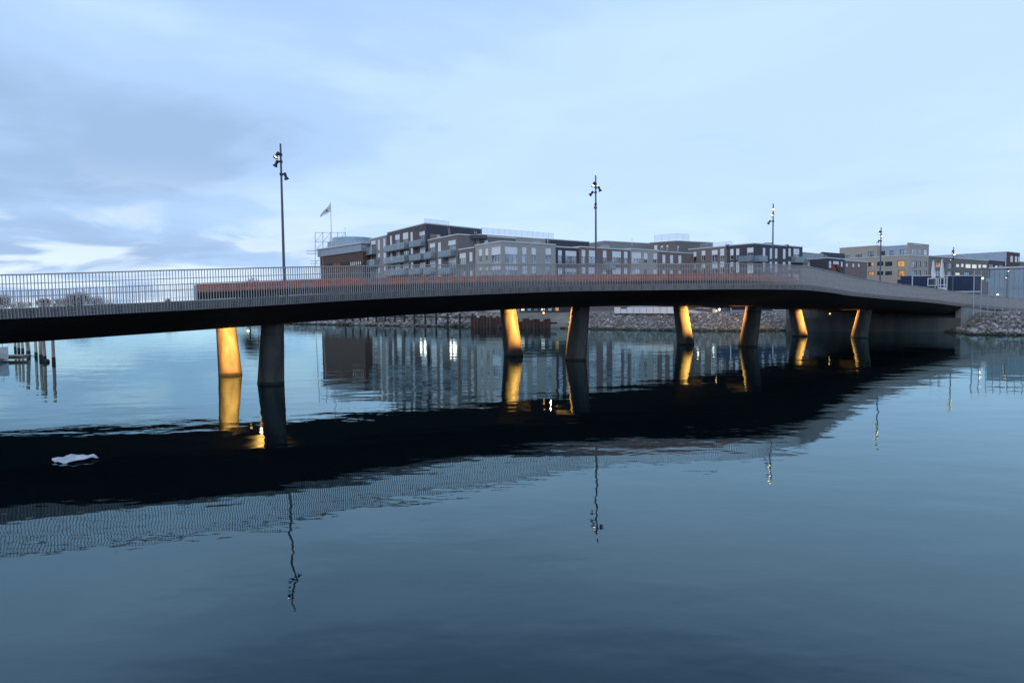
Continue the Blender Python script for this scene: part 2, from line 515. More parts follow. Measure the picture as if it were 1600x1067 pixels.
# rocks of the banks ---------------------------------------------------------
def bank_pt(tseg, q):
    i = min(int(tseg), len(WL) - 2); f_ = tseg - i
    p = Vector((*WL[i], 0)).lerp(Vector((*WL[i + 1], 0)), f_)
    dvec = BD[i].lerp(BD[i + 1], f_).normalized()
    if q < 0.5: z = -0.12 + (0.95 + 0.12) * (q / 0.5); dd = 2.4 * q / 0.5
    else: z = 0.95 + (LAND_Z - 0.95) * (q - 0.5) / 0.5; dd = 2.4 + 2.5 * (q - 0.5) / 0.5
    return p + dvec * dd + Vector((0, 0, z))
def rock_field(name, segs, per_m2, rlo, rhi):
    base = []
    for k in range(8):
        me = icomesh('tmp', 100 + k, 1, 1, 0.72, 0.28)
        base.append((np.array([v.co[:] for v in me.vertices]), [tuple(p.vertices) for p in me.polygons]))
        bpy.data.meshes.remove(me)
    V = []; F = []; nb = 0
    for i in segs:
        ln = (Vector((*WL[i + 1], 0)) - Vector((*WL[i], 0))).length
        for _ in range(int(ln * 5.2 * per_m2)):
            q = random.random()
            p = bank_pt(i + random.random(), q)
            r = random.uniform(rlo, rhi) * (1.35 if q < 0.2 else 1.0)
            vs, fs = base[random.randrange(8)]
            a = random.uniform(0, 6.28); c, s = math.cos(a), math.sin(a)
            Rm = np.array([[c, -s, 0], [s, c, 0], [0, 0, 1]])
            sc = np.array([random.uniform(0.75, 1.3), random.uniform(0.75, 1.3), random.uniform(0.7, 1.15)]) * r
            V.append((vs * sc) @ Rm.T + np.array(p) + np.array([0, 0, r * 0.25]))
            F += [tuple(nb + k for k in q_) for q_ in fs]
            nb += len(vs)
    me = bpy.data.meshes.new(name)
    me.from_pydata(np.concatenate(V).tolist(), [], F)
    o = link(name, me, M_ROCK)
    return o
o = rock_field('riprap_rocks', [11, 12, 13, 14, 15], 17, 0.085, 0.20)
tag(o, 'loose grey riprap stones on the bank behind the bridge piers', 'rocks', kind='stuff')
o = rock_field('riprap_rocks', [5, 6, 7, 8, 9], 4, 0.2, 0.36)
tag(o, 'grey riprap stones on the far bank behind the timber fender piles', 'rocks', kind='stuff')
o = rock_field('riprap_rocks', [18, 19, 20, 21, 22], 15, 0.09, 0.21)
tag(o, 'grey and pinkish riprap stones heaped right of the abutment', 'rocks', kind='stuff')
# larger boulders told apart at the foot of the right bank
for k in range(34):
    tseg = 18.95 + 3.2 * (k + random.random() * 0.7) / 34
    p = bank_pt(tseg, random.uniform(0.0, 0.2))
    me = icomesh('boulder', 300 + k, random.uniform(0.22, 0.46), random.uniform(0.22, 0.4), random.uniform(0.16, 0.3), 0.22)
    o = link('boulder', me, M_ROCK, loc=p + Vector((0, 0, 0.1)))
    o.rotation_euler = (random.uniform(-.3, .3), random.uniform(-.3, .3), random.uniform(0, 6))
    tag(o, 'larger boulder at the waterline right of the abutment', 'boulder', 'boulders along the foot of the right bank')

# ------------------------------------------------------------------ the bridge
br = empty('bridge', pos(38, 0, 0))
tag(br, 'long low curved bridge with dark underside on four pairs of leaning concrete piers', 'bridge')
BO = br.location
ss = [S0 + 0.5 * i for i in range(int((S1 - S0) / 0.5) + 1)]
deck, gird, fas_n, fas_f, kerb = MB(BO), MB(BO), MB(BO), MB(BO), MB(BO)
rd, rg, rn, rf = [], [], [], []
for s in ss:
    n_, f_, z, zf = near_o(s), far_o(s), deck_z(s), far_z(s)
    rd.append([pos(s, n_ - .06, z - .02), pos(s, n_ - .06, z - .10), pos(s, f_ + .06, zf - .10), pos(s, f_ + .06, zf - .02), pos(s, (n_ + f_) / 2, (z + zf) / 2 + .02)])
    bi = min(3.7, n_ - 0.9)
    sof = z - 1.28
    prof = [(n_ - .15, z - .12), (n_ - .16, z - .335)]
    for k in range(1, 7):
        t = k / 6
        o_ = (n_ - .16) + (bi - n_ + .16) * t
        prof.append((o_, z - .335 - (1.28 - .335) * (1 - (1 - t) ** 1.7)))
    prof += [(-4.4, sof)]
    for k in range(1, 5):
        t = k / 4
        o_ = -4.4 + (f_ + .16 + 4.4) * t
        prof.append((o_, sof + (zf - .335 - sof) * t ** 1.7))
    prof.append((f_ + .15, zf - .12))
    rg.append([pos(s, a, b) for a, b in prof])
    for rr, e, sg, ze in ((rn, n_, -1, z), (rf, f_, 1, zf)):
        rr.append([pos(s, e + sg * .08, ze - .33), pos(s, e, ze + .03), pos(s, e + sg * .055, ze + .03), pos(s, e + sg * .135, ze - .33)])
deck.sweep(rd); gird.sweep(rg); fas_n.sweep(rn); fas_f.sweep(rf)
deck.build('deck', M_ASPH, br)
gird.build('girder', M_GIRDER, br, smooth=False)
fas_n.build('fascia', M_FASCIA, br)
fas_f.build('fascia', M_FASCIA, br)
# piers ------------------------------------------------------------------
def pier(s, o, lean):
    zt = deck_z(s) - 1.26
    zs = [-2.5, 0.0, 0.10, 0.6, 1.2, 1.8, zt - .56, zt - .55, zt - .52, zt - .51, zt]
    m = MB(BO); rings_ = []
    for z in zs:
        t = z / zt
        k = (1.0 - 0.17 * t) * (0.985 if (zt - .555 < z < zt - .515) else 1.0)
        c = pos(s, o + lean * t, z)
        rg_ = []
        for j in range(32):
            a = 2 * math.pi * j / 32
            ca, sa = math.cos(a), math.sin(a)
            e = 0.85
            rg_.append(c + U * (0.57 * k * math.copysign(abs(ca) ** e, ca)) + NN * (0.78 * k * math.copysign(abs(sa) ** e, sa)))
        rings_.append(rg_)
    m.sweep(rings_)
    pr_ = m.build('pier', M_CONC, br, smooth=True)
    m = MB(BO); rings_ = []
    for z in (-.3, .02, .10, .13):
        k = (1.0 - 0.17 * z / zt) * (1.012 if z < .12 else 1.001)
        c = pos(s, o + lean * z / zt, z)
        rings_.append([c + U * (0.57 * k * math.copysign(abs(math.cos(a)) ** .85, math.cos(a))) + NN * (0.78 * k * math.copysign(abs(math.sin(a)) ** .85, math.sin(a))) for a in [2 * math.pi * j / 32 for j in range(32)]])
    m.sweep(rings_, cap=False)
    m.build('tide_band', M_TAR, pr_, smooth=True)
    return pr_
PIERS = [((10.43, 2.77), (10.13, -3.08)), ((30.05, 2.81), (29.2, -2.7)), ((49.1, 2.85), (47.9, -2.5)), ((68.2, 2.6), (66.9, -2.85))]
for (a, b) in PIERS:
    pier(a[0], a[1], 0.52)
    pier(b[0], b[1], -0.62)
# waterproof-lamp under the girder of each pair, aimed at its two piers
def under_lamp(s, o, drop, label, strength):
    z = deck_z(s) - 1.28
    p = pos(s, o, z)
    t = empty('underbridge_lamp', p)
    tag(t, label, 'floodlight', 'floodlights under the bridge girder')
    m = MB(p); m.tube([p, p - Vector((0, 0, drop - .1))], 0.03, 8); m.build('stem', M_HEAD, t)
    m = MB(p); m.obox(p - U * .15 - Vector((0, 0, .05)), U * .75, NN * .07, (0, 0, .045)); m.build('housing', M_HEAD, t)
    lm = icomesh('lens', 5, .06, .06, .06, 0, 2)
    lo = link('lens', lm, M_AMBER, t, (0, 0, -drop - .06))
    for sg in (1, -1):
        ld = bpy.data.lights.new('amber_flood', 'SPOT')
        ld.energy = strength * (1.45 if sg < 0 else .9)
        ld.color = (1.0, 0.42, 0.09)
        ld.spot_size = math.radians(70)
        ld.spot_blend = 0.55
        ld.shadow_soft_size = 0.03
        lo_ = bpy.data.objects.new('amber_flood', ld)
        COL.objects.link(lo_)
        lo_.parent = t
        lo_.location = NN * (sg * .17) + U * (.45 if sg > 0 else -.75) + Vector((0, 0, -.16))
        lo_.rotation_euler = (NN * (sg * 2.6) + U * (-.35 if sg > 0 else .55) + Vector((0, 0, -1.05))).to_track_quat('-Z', 'Y').to_euler()
    return t
under_lamp(10.3, -.15, .34, 'amber floodlight between the leftmost pair of piers', 4000)
under_lamp(29.7, .05, .34, 'amber floodlight between the second pair of piers from the left', 4000)
under_lamp(48.6, .15, .34, 'amber floodlight between the third pair of piers from the left', 4000)
under_lamp(67.65, -.1, .34, 'amber floodlight between the pair of piers nearest the abutment', 4000)
# abutment ----------------------------------------------------------------
ab = empty('abutment', (42, 79, 0))
tag(ab, 'dark concrete abutment wall carrying the right end of the bridge', 'abutment')
A0, A1 = Vector((33.2, 82.6, 0)), Vector((50.0, 76.0, 0))
ad_ = (A1 - A0).normalized(); an_ = Vector((ad_.y, -ad_.x, 0))
m = MB(ab.location); m.obox((A0 + A1) / 2 - an_ * .7 + Vector((0, 0, -.5)), (A1 - A0) / 2, an_ * .7, (0, 0, 2.1)); m.build('wall', M_ABUT, ab)
m = MB(ab.location); m.obox((A0 + A1) / 2 - an_ * 1.6 + Vector((0, 0, 2.3)), (A1 - A0) / 2 + ad_ * .1, an_ * .55, (0, 0, .72)) if False else m.obox((A0 + A1) / 2 - an_ * 2.0 + Vector((0, 0, 1.9)), (A1 - A0) / 2, an_ * .55, (0, 0, .8)); m.build('bearing_wall', M_ABUT, ab)
m = MB(ab.location)
wdir = Vector((0.86, 0.51, 0)); wn = Vector((0.51, -0.86, 0))
pw = [A1 + ad_ * .003, A1 + wdir * 9]
m.add([pw[0] + Vector((0, 0, -2)), pw[1] + Vector((0, 0, -2)), pw[1] + Vector((0, 0, 2.1)), pw[0] + Vector((0, 0, 2.85)),
       pw[0] - wn * .6 + Vector((0, 0, -2)), pw[1] - wn * .6 + Vector((0, 0, -2)), pw[1] - wn * .6 + Vector((0, 0, 2.1)), pw[0] - wn * .6 + Vector((0, 0, 2.85))],
      [(0, 1, 2, 3), (4, 7, 6, 5), (3, 2, 6, 7), (0, 4, 5, 1), (0, 3, 7, 4), (1, 5, 6, 2)])
m.build('wing_wall', mat('pale_concrete', (0.30, 0.31, 0.31), 0.85, 0, 0.12, 1.2, streak=True), ab)

# ------------------------------------------------------------------ railings
def rail_pts(off, step, zf):
    fine = [(s, pos(s, off(s), zf(s))) for s in np.arange(S0, S1, 0.02)]
    out = [fine[0]]; acc = 0.0
    for i in range(1, len(fine)):
        acc += (fine[i][1] - fine[i - 1][1]).length
        if acc >= step:
            out.append(fine[i]); acc = 0.0
    return out
def railing(off, label, individual, sg, zf):
    b0 = pos(10, off(10), deck_z(10))
    t = empty('bridge_railing', b0)
    tag(t, label, 'railing')
    pts = rail_pts(lambda s: off(s) + sg * .028, 0.0925, zf)
    tang = []
    for i in range(len(pts)):
        d = pts[min(i + 1, len(pts) - 1)][1] - pts[max(i - 1, 0)][1]
        d.z = 0
        tang.append(d.normalized())
    # horizontal rails
    step = 6
    for nm, zz, wd, hd in (('handrail', 1.185, .075, .045), ('middle_rail', .875, .016, .026), ('lower_rail', .42, .014, .018)):
        m = MB(b0); rings_ = []
        for i in range(0, len(pts), step):
            p = pts[i][1] + Vector((0, 0, zz)); n = Vector((tang[i].y, -tang[i].x, 0))
            if nm != 'handrail': p = p - n * .0 * sg
            rings_.append([p + n * wd / 2 - Vector((0, 0, hd / 2)), p + n * wd / 2 + Vector((0, 0, hd / 2)), p - n * wd / 2 + Vector((0, 0, hd / 2)), p - n * wd / 2 - Vector((0, 0, hd / 2))])
        m.sweep(rings_); m.build(nm, M_STEEL, t)
    # balusters: flat fins from the bottom of the fascia to the handrail
    bw, bd, z0, z1 = .022, .034, -.33, 1.165
    def fin(m, p, t_, n_):                 # n_ points outwards; the foot of each fin leans in under the deck edge
        q = []
        for (zz, sh) in ((z0, -.08), (0.02, 0.0), (z1, 0.0)):
            c = p + Vector((0, 0, zz)) + n_ * sh
            q += [c - t_ * bw / 2 - n_ * bd / 2, c + t_ * bw / 2 - n_ * bd / 2, c + t_ * bw / 2 + n_ * bd / 2, c - t_ * bw / 2 + n_ * bd / 2]
        m.add(q, [(3, 2, 1, 0), (8, 9, 10, 11)] + [(a + i_, a + (i_ + 1) % 4, a + 4 + (i_ + 1) % 4, a + 4 + i_) for a in (0, 4) for i_ in range(4)])
    base = MB(); fin(base, Vector((0, 0, 0)), Vector((1, 0, 0)), Vector((0, -1, 0)))
    bme = base.mesh('baluster'); bme.materials.append(M_STEEL)
    order = sorted(range(len(pts)), key=lambda i: pts[i][1].length)
    chosen = set(i for i in order if pts[i][1].x / max(pts[i][1].y, .1) > -0.80)
    singles = set([i for i in order if i in chosen][:individual])
    mj = MB(b0)
    for i, (s, p) in enumerate(pts):
        if i in singles:
            o = link('baluster', bme, None, t)
            o.location = p - b0
            o.rotation_euler = (0, 0, math.atan2(tang[i].y, tang[i].x))
        else:
            n = Vector((tang[i].y, -tang[i].x, 0))
            fin(mj, p, tang[i], n * sg)
    tag(mj.build('baluster_run', M_STEEL, t), kind='stuff')
    # bolted brackets on the fascia
    if individual:
        bb = MB()
        for dx in (-.045, .045):
            for dz in (-.10, -.22):
                bb.box((dx, -.004 - dz * .23, dz), (.034, .03, .034))
        bbm = bb.mesh('bracket_bolts'); bbm.materials.append(M_BOLT)
        k = 0; i = 4
        while i < len(pts) and k < 150:
            if i in chosen:
                o = link('bracket', bbm, None, t)
                o.location = pts[i][1] - b0 + (pts[min(i + 1, len(pts) - 1)][1] - pts[i][1]) * .5
                o.rotation_euler = (0, 0, math.atan2(tang[i].y, tang[i].x))
                k += 1
            i += random.choice((5, 6, 7, 8))
    return t
railing(near_o, 'grey steel railing of close upright bars along the near edge of the bridge', 300, 1, deck_z)
railing(far_o, 'grey steel railing along the far edge of the bridge, seen through the near one', 0, -1, far_z)

# ------------------------------------------------------------------ benches on the deck
def bench(name, label, path, h, zcut, panel=True):
    """path: list of (s, o); red hardwood boards on a recessed, shade-coloured plinth"""
    pts = [pos(s, o, deck_z(s) + .03) for s, o in path]
    t = empty(name, pts[0]); tag(t, label, 'bench', 'red benches on the bridge deck')
    b0 = pts[0]
    n = len(pts)
    nb = 3
    fh = (h - zcut) / nb
    for i in range(n - 1):
        a, b = pts[i], pts[i + 1]
        d = (b - a); d.z = 0
        nv = Vector((d.y, -d.x, 0)).normalized()
        g = (b - a).normalized() * .006
        for k in range(nb):
            zz = zcut + fh * (k + .5)
            for sg in (1, -1):
                m = MB(b0); m.bar(a + g + nv * (.27 * sg) + Vector((0, 0, zz)), b - g + nv * (.27 * sg) + Vector((0, 0, zz)), .035, fh - .012); m.build('board', M_BENCH, t)
        for k in range(3):
            m = MB(b0); m.bar(a + g + nv * (.17 * (k - 1)) + Vector((0, 0, h + .012)), b - g + nv * (.17 * (k - 1)) + Vector((0, 0, h + .012)), .155, .03); m.build('seat_board', M_BENCH, t)
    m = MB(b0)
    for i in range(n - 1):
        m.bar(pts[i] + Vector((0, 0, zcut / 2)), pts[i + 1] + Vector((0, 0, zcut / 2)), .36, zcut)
    m.build('plinth', M_DARK, t)  # near-black colour stands in for the shade under the seat
    d = (pts[1] - pts[0]).normalized(); nv = Vector((d.y, -d.x, 0))
    if not panel: return t
    m = MB(b0); m.obox(pts[0] - d * .03 + Vector((0, 0, h / 2)), d * .025, nv * .25, (0, 0, h / 2)); m.build('end_panel', M_GREY, t)
    return t
def path_line(s0, s1, o0f, step=2.0):
    n = max(2, int((s1 - s0) / step))
    return [(s0 + (s1 - s0) * i / n, o0f(s0 + (s1 - s0) * i / n)) for i in range(n + 1)]
bench('deck_bench', 'long straight red wooden bench starting left of the first lamp post', path_line(7.4, 33.5, lambda s: 2.2 + .03 * (s - 7)), .68, .33)
bench('deck_bench', 'higher curving red wooden bench on the wide bulge of the deck', path_line(26.8, 45, lambda s: near_o(s) - 2.0 - .03 * (s - 28) ** 2 * (s < 28)), .62, .22, False)

# ------------------------------------------------------------------ street lamps on the bridge
def lamp_head_mesh(name):
    m = MB()
    prof = [(0.0, .045), (0.0, .085), (.10, .095), (.16, .10), (.18, .075), (.22, .075), (.30, .105), (.42, .155), (.42, .148), (.33, .10)]
    rings_ = [[(math.cos(2 * math.pi * k / 14) * r, math.sin(2 * math.pi * k / 14) * r, -z) for k in range(14)] for z, r in prof]
    m.sweep(rings_, cap=True)
    return m.mesh(name, False)
HEADM = lamp_head_mesh('lamp_head'); HEADM.materials.append(M_HEAD)
lensb = MB(); lensb.add([(math.cos(2 * math.pi * k / 14) * .098, math.sin(2 * math.pi * k / 14) * .098, -.333) for k in range(14)] + [(0, 0, -.355)], [(k, (k + 1) % 14, 14) for k in range(14)])
LENSM = lensb.mesh('lens'); LENSM.materials.append(M_LENS)
def street_lamp(s, o, ztop, label, heads, px_x=None, group='lamp posts along the bridge'):
    zb = deck_z(s) + .02
    p = pos(s, o, zb)
    t = empty('street_lamp', p); tag(t, label, 'lamp post', group)
    H = ztop - zb
    m = MB(); m.tube([(0, 0, 0), (0, 0, .02), (0, 0, H * .5), (0, 0, H)], [.075, .074, .062, .045], 12); m.build('pole', M_POLE, t)
    m = MB(); m.tube([(0, 0, 0), (0, 0, .03), (0, 0, .25)], [.16, .16, .085], 12); m.build('base_plate', M_POLE, t)
    for (dz, az, tilt, dist) in [(a_, b_, c_, d_ * .58) for a_, b_, c_, d_ in heads]:      # az in degrees seen from above (0 = towards camera, 90 = picture right)
        a = math.radians(az)
        outd = Vector((math.sin(a), -math.cos(a), 0))
        c = outd * dist + Vector((0, 0, H - dz))
        m = MB(); m.bar((0, 0, H - dz - .08), c + Vector((0, 0, -.08)), .04, .05)
        m.bar((0, 0, H - dz - .14), (0, 0, H - dz - .02), .13, .13, (1, 0, 0)); m.build('bracket', M_HEAD, t)
        hd = link('lamp_head', HEADM, None, t, c)
        aim = (outd * math.sin(math.radians(tilt)) + Vector((0, 0, -math.cos(math.radians(tilt)))))
        hd.rotation_euler = aim.to_track_quat('-Z', 'Y').to_euler()
        hd.scale = (.82, .82, .82)
        link('lens', LENSM, None, hd)
    return t
street_lamp(11.77, 1.15, 11.75, 'tall lamp post nearest the camera, standing left of the brick hall', [(.45, -32, 34, .24), (.80, -108, 34, .30), (1.42, 105, 18, .26)])
street_lamp(31.37, 3.39, 11.88, 'tall lamp post rising in the middle of the bridge', [(.45, -40, 36, .24), (.70, 95, 24, .30), (1.0, -100, 40, .28), (1.75, 178, 20, .20)])
street_lamp(51.5, 3.5, 11.66, 'lamp post with a bright warm head, third from the left', [(.35, -20, 55, .26), (.80, -35, 52, .22), (1.35, -95, 34, .36)])
street_lamp(70.65, 3.4, 10.85, 'lamp post in front of the sand brick apartment block', [(.35, -60, 30, .3), (.75, -15, 55, .26), (1.25, -80, 35, .3)])
street_lamp(90.3, 2.75, 9.75, 'smaller lamp post near the right end of the bridge', [(.35, -60, 25, .3), (.70, -20, 50, .26), (1.25, -80, 35, .3)])
street_lamp(112, 1.6, 8.0, 'farthest lamp post at the right edge, past the mesh fence', [(.35, -20, 50, .26), (1.2, -60, 35, .3)])

# ------------------------------------------------------------------ buildings
V2 = lambda p: Vector((p[0], p[1], 0))
class Wall:
    def __init__(self, A, B):
        self.A, self.B = V2(A), V2(B)
        self.t = (self.B - self.A).normalized(); self.len = (self.B - self.A).length
        n = Vector((self.t.y, -self.t.x, 0))
        if n.dot(-(self.A + self.B) / 2) < 0: n = -n
        self.n = n                                    # outward, towards the camera
    def hit(self, x, y):
        v = ray(x, y)
        k = (self.A - CC).dot(self.n) / v.dot(self.n)
        P = CC + v * k
        return (P - self.A).dot(self.t), P.z
    def P(self, u, z, d=0.0):
        return self.A + self.t * u + self.n * d + Vector((0, 0, z))
def facade(W, z0, z1, ops, org):
    us = sorted(set([0.0, W.len] + [round(v, 4) for o_ in ops for v in o_[:2]]))
    zs = sorted(set([z0, z1] + [round(v, 4) for o_ in ops for v in o_[2:4]]))
    m = MB(org)
    for i in range(len(us) - 1):
        for j in range(len(zs) - 1):
            uc, zc_ = (us[i] + us[i + 1]) / 2, (zs[j] + zs[j + 1]) / 2
            if any(o_[0] < uc < o_[1] and o_[2] < zc_ < o_[3] for o_ in ops): continue
            m.add([W.P(us[i], zs[j]), W.P(us[i + 1], zs[j]), W.P(us[i + 1], zs[j + 1]), W.P(us[i], zs[j + 1])], [(0, 1, 2, 3)])
    for (a, b, c, d) in [o_[:4] for o_ in ops]:
        q = [W.P(a, c), W.P(b, c), W.P(b, d), W.P(a, d)]; r = [W.P(a, c, -.2), W.P(b, c, -.2), W.P(b, d, -.2), W.P(a, d, -.2)]
        m.add(q + r, [(0, 1, 5, 4), (1, 2, 6, 5), (2, 3, 7, 6), (3, 0, 4, 7)])
    return m
def wbox(W, org, u0, u1, z0, z1, d0, d1):
    m = MB(org)
    m.obox(W.P((u0 + u1) / 2, (z0 + z1) / 2, (d0 + d1) / 2), W.t * (u1 - u0) / 2, W.n * (d1 - d0) / 2, (0, 0, (z1 - z0) / 2))
    return m
def window(W, org, par, op, kind, blind):
    a, b, c, d = op
    e = empty_child = None
    fr = MB(org); fw = .09
    dark = kind in ('d', 'l', 'g2')
    for (u0, u1, z0, z1) in ((a, a + fw, c, d), (b - fw, b, c, d), (a + fw, b - fw, c, c + fw), (a + fw, b - fw, d - fw, d)):
        fr.obox(W.P((u0 + u1) / 2, (z0 + z1) / 2, -.14), W.t * (u1 - u0) / 2, W.n * .04, (0, 0, (z1 - z0) / 2))
    if b - a > 1.0:
        nm = 1 if b - a < 2.4 else 2
        for k in range(nm):
            uc = a + (b - a) * (k + 1) / (nm + 1) + (0.0 if nm == 2 else -.05)
            fr.obox(W.P(uc, (c + d) / 2, -.14), W.t * .035, W.n * .035, (0, 0, (d - c) / 2 - fw))
    f_ = fr.build('window', M_FRAMED if dark else M_FRAME, par)
    pm = MB(org); pm.add([W.P(a, c, -.17), W.P(b, c, -.17), W.P(b, d, -.17), W.P(a, d, -.17)], [(0, 1, 2, 3)])
    pm.build('pane', {'l': M_LITW, 'L': M_LITB, 'p': M_LITP}.get(kind, M_GLASS), f_)
    if blind > 0.02:
        zb = d - (d - c) * blind
        wbox(W, org, a + .02, b - .02, zb, d, -.09, -.05).build('blind', M_BLIND, f_)
    return f_
def block(par, P0, P1, P2, P3, z0, z1, material, left=(), right=(), rep=(0, 0), storey=2.95, cope=True, blindr=(.3, .55), lowz=3.0):
    """four-cornered volume: left wall P0-P1, right wall P1-P2 (both face the camera)"""
    org = par.location
    for (A, B, wins) in ((P0, P1, left), (P1, P2, right)):
        W = Wall(A, B)
        ops = []; specs = []
        for wn_ in wins:
            x0, x1, y0, y1, kind = wn_[:5]
            bl = wn_[5] if len(wn_) > 5 else None
            u0, zt = W.hit(x0, y0); u1, zb = W.hit(x1, y1)
            zb = W.hit((x0 + x1) / 2, y1)[1]; zt = W.hit((x0 + x1) / 2, y0)[1]
            u0, u1 = max(.12, min(u0, u1)), min(W.len - .12, max(u0, u1))
            if u1 - u0 < .2: continue
            k = 0
            while True:
                c, d = zb - k * storey, min(zt - k * storey, z1 - .15)
                if k == 0: c = max(c, z0 + .25)
                if c < max(z0 + .2, 2.5) or d - c < .4: break
                if c < lowz and k > 0: break
                clash = any(not (u1 < o_[0] - .02 or u0 > o_[1] + .02 or d < o_[2] - .02 or c > o_[3] + .02) for o_ in ops)
                if not clash:
                    ops.append((u0, u1, c, d))
                    kd = kind if k == 0 else ('b' if kind in 'lLp' else kind)
                    if kd == 'b': bb = bl if (bl is not None and k == 0) else random.choice((0.0, .25, .45, .5, 1.0)) if k else random.uniform(*blindr)
                    elif kd == 'W': bb = random.uniform(.9, 1.0) if k == 0 else random.choice((.4, .6, 1.0))
                    else: bb = bl or 0
                    specs.append(((u0, u1, c, d), kd, bb))
                k += 1
                if not rep: break
        facade(W, z0, z1, ops, org).build('wall', material, par)
        for op, kd, bb in specs:
            window(W, org, par, op, kd, bb)
        if cope:
            wbox(W, org, -.06, W.len + .06, z1, z1 + .22, -.35, .08).build('parapet_coping', M_COPE, par)
    m = MB(org); m.prism([V2(P2), V2(P3), V2(P0), V2(P0).lerp(V2(P2), .5)], z0, z1)
    # back walls and roof as one shell behind the fronts
    m = MB(org)
    c0, c1, c2, c3 = V2(P0), V2(P1), V2(P2), V2(P3)
    Z = lambda p, z: p + Vector((0, 0, z))
    m.add([Z(c2, z0), Z(c3, z0), Z(c0, z0), Z(c2, z1), Z(c3, z1), Z(c0, z1), Z(c1, z1)], [(0, 1, 4, 3), (1, 2, 5, 4), (3, 4, 5, 6)])
    m.build('back_walls_and_roof', material, par)
def balcony(par, W, x0, x1, yt, yb, out=1.1):
    u0, zt = W.hit(x0, yt); u1, zb = W.hit(x1, yb)
    zt = W.hit((x0 + x1) / 2, yt)[1]; zb = W.hit((x0 + x1) / 2, yb)[1]
    if u1 < u0: u0, u1 = u1, u0
    org = par.location
    b = wbox(W, org, u0, u1, zb - .2, zb, .02, out).build('balcony', mat('balcony_slab', (.16, .16, .16), .8, 0, .1, 2), par)
    wbox(W, org, u0, u1, zb + .01, zt, out - .03, out).build('glass_front', M_BALG, b)
    wbox(W, org, u0, u0 + .03, zb + .01, zt, .03, out - .035).build('glass_side', M_BALG, b)
    wbox(W, org, u1 - .03, u1, zb + .01, zt, .03, out - .035).build('glass_side', M_BALG, b)
def roof_rail(par, A, B, z0, z1):
    org = par.location
    W = Wall(A, B)
    r = wbox(W, org, 0, W.len, z1 - .04, z1, -.02, .02).build('roof_railing', M_COPE, par)
    n = max(2, int(W.len / 1.6))
    for i in range(n + 1):
        u = W.len * i / n
        m = MB(org); m.obox(W.P(u, (z0 + z1) / 2 - .02), W.t * .015, W.n * .015, (0, 0, (z1 - z0) / 2 - .03))
        m.build('post', M_COPE, r)
    wbox(W, org, .05, W.len - .05, z0 + .08, z1 - .06, -.008, .008).build('glass_panel', M_ROOFG, r)
def P2d(x, y, D): return V2(at(x, y, D))
BV = Vector((0.605, -0.796, 0)); BU = Vector((0.796, 0.605, 0))

KS = 1.25
def PK(x, y, D): return V2(at(x, y, D * KS))
def ZK(z): return CAM_H + (z - CAM_H) * KS
# --- brick hall with curved glass drum
hall = empty('brick_hall', PK(567, 400, 135) + Vector((0, 0, LAND_Z)))
tag(hall, 'dark red brick hall with grey metal top band and a row of small windows', 'building')
h0, h1 = PK(500, 401, 150), PK(567, 385, 135)
HW = Wall(h0, h1)
zbrick = ZK(14.25); zroof = ZK(15.75)
wins = []
for i in range(18):
    x = 511 + i * 3.0
    wins.append((x, x + 1.7, 412.5 - i * .28, 418.5 - i * .28, 'l' if i in (3, 4, 5, 6) else ('p' if i > 11 else 'd')))
block(hall, h0, h1, h1 + BU * 18, h0 + BU * 18, 1.8, zbrick, BR_HALL, left=wins, rep=None, cope=False)
m = wbox(HW, hall.location, -1.0, HW.len - .3, zbrick + .003, zroof, -8, .25); m.build('metal_band', M_GREY, hall)
m = wbox(HW, hall.location, -1.2, HW.len + .2, zroof + .003, zroof + .28, -8.3, .5); m.build('roof_edge', M_COPE, hall)
dr = MB(hall.location); dc = PK(552, 380, 158); rr = []
for z, r in ((zroof - 1, 7.0), (ZK(18.0), 7.1), (ZK(18.02), 5.8), (ZK(18.9), 5.9), (ZK(18.95), 5.5)):
    rr.append([dc + Vector((math.cos(a) * r, math.sin(a) * r, z)) for a in [2 * math.pi * k / 40 for k in range(40)]])
dr.sweep(rr); dr.build('round_drum', mat('drum_glass', (.36, .45, .52), .2, .1, .08, .6), hall)
dm = MB(hall.location)
for k in range(40):
    a = 2 * math.pi * k / 40
    q = dc + Vector((math.cos(a) * 7.13, math.sin(a) * 7.13, 0))
    dm.box(q + Vector((0, 0, ZK(16.4))), (.07, .07, 4.0))
dm.build('drum_mullion', M_COPE, hall)
# lower box beside it and the step to the flats
d1 = PK(576, 384, 136.8)
sc_b = empty('link_building', d1 + Vector((0, 0, LAND_Z))); tag(sc_b, 'narrow grey clad link between the brick hall and the flats', 'building')
block(sc_b, h1 + BV * -.02 + BU * .3, d1 + BV * .3, d1 + BU * 8, h1 + BU * 8.5, 1.8, ZK(15.0), M_GREY)

# --- flagpole and flag on the hall roof
fpz = at(516.5, 316, 150 * KS)
fp = empty('flagpole', (fpz.x, fpz.y, zroof + .3)); tag(fp, 'thin flagpole with limp white flag on the brick hall', 'flagpole')
m = MB((fpz.x, fpz.y, zroof + .3)); m.tube([(fpz.x, fpz.y, zroof - .5), (fpz.x, fpz.y, fpz.z)], [.12, .08], 8); m.build('pole', M_COPE, fp)
m = MB(fp.location)
rows_ = []
for i in range(8):
    t_ = i / 7
    x = fpz.x - .05 - 2.9 * t_; top = fpz.z - .2 - 3.3 * t_ ** .9; bot = fpz.z - 2.5 - 1.6 * t_
    y = fpz.y + .25 * math.sin(t_ * 7)
    rows_.append([Vector((x, y, top)), Vector((x, y + .08, (top + bot) / 2)), Vector((x, y, min(bot, top - .12)))])
m.sweep(rows_, closed=False, cap=False); m.build('flag', mat('flag_cloth', (.62, .60, .62), .8, 0, .1, 1), fp)
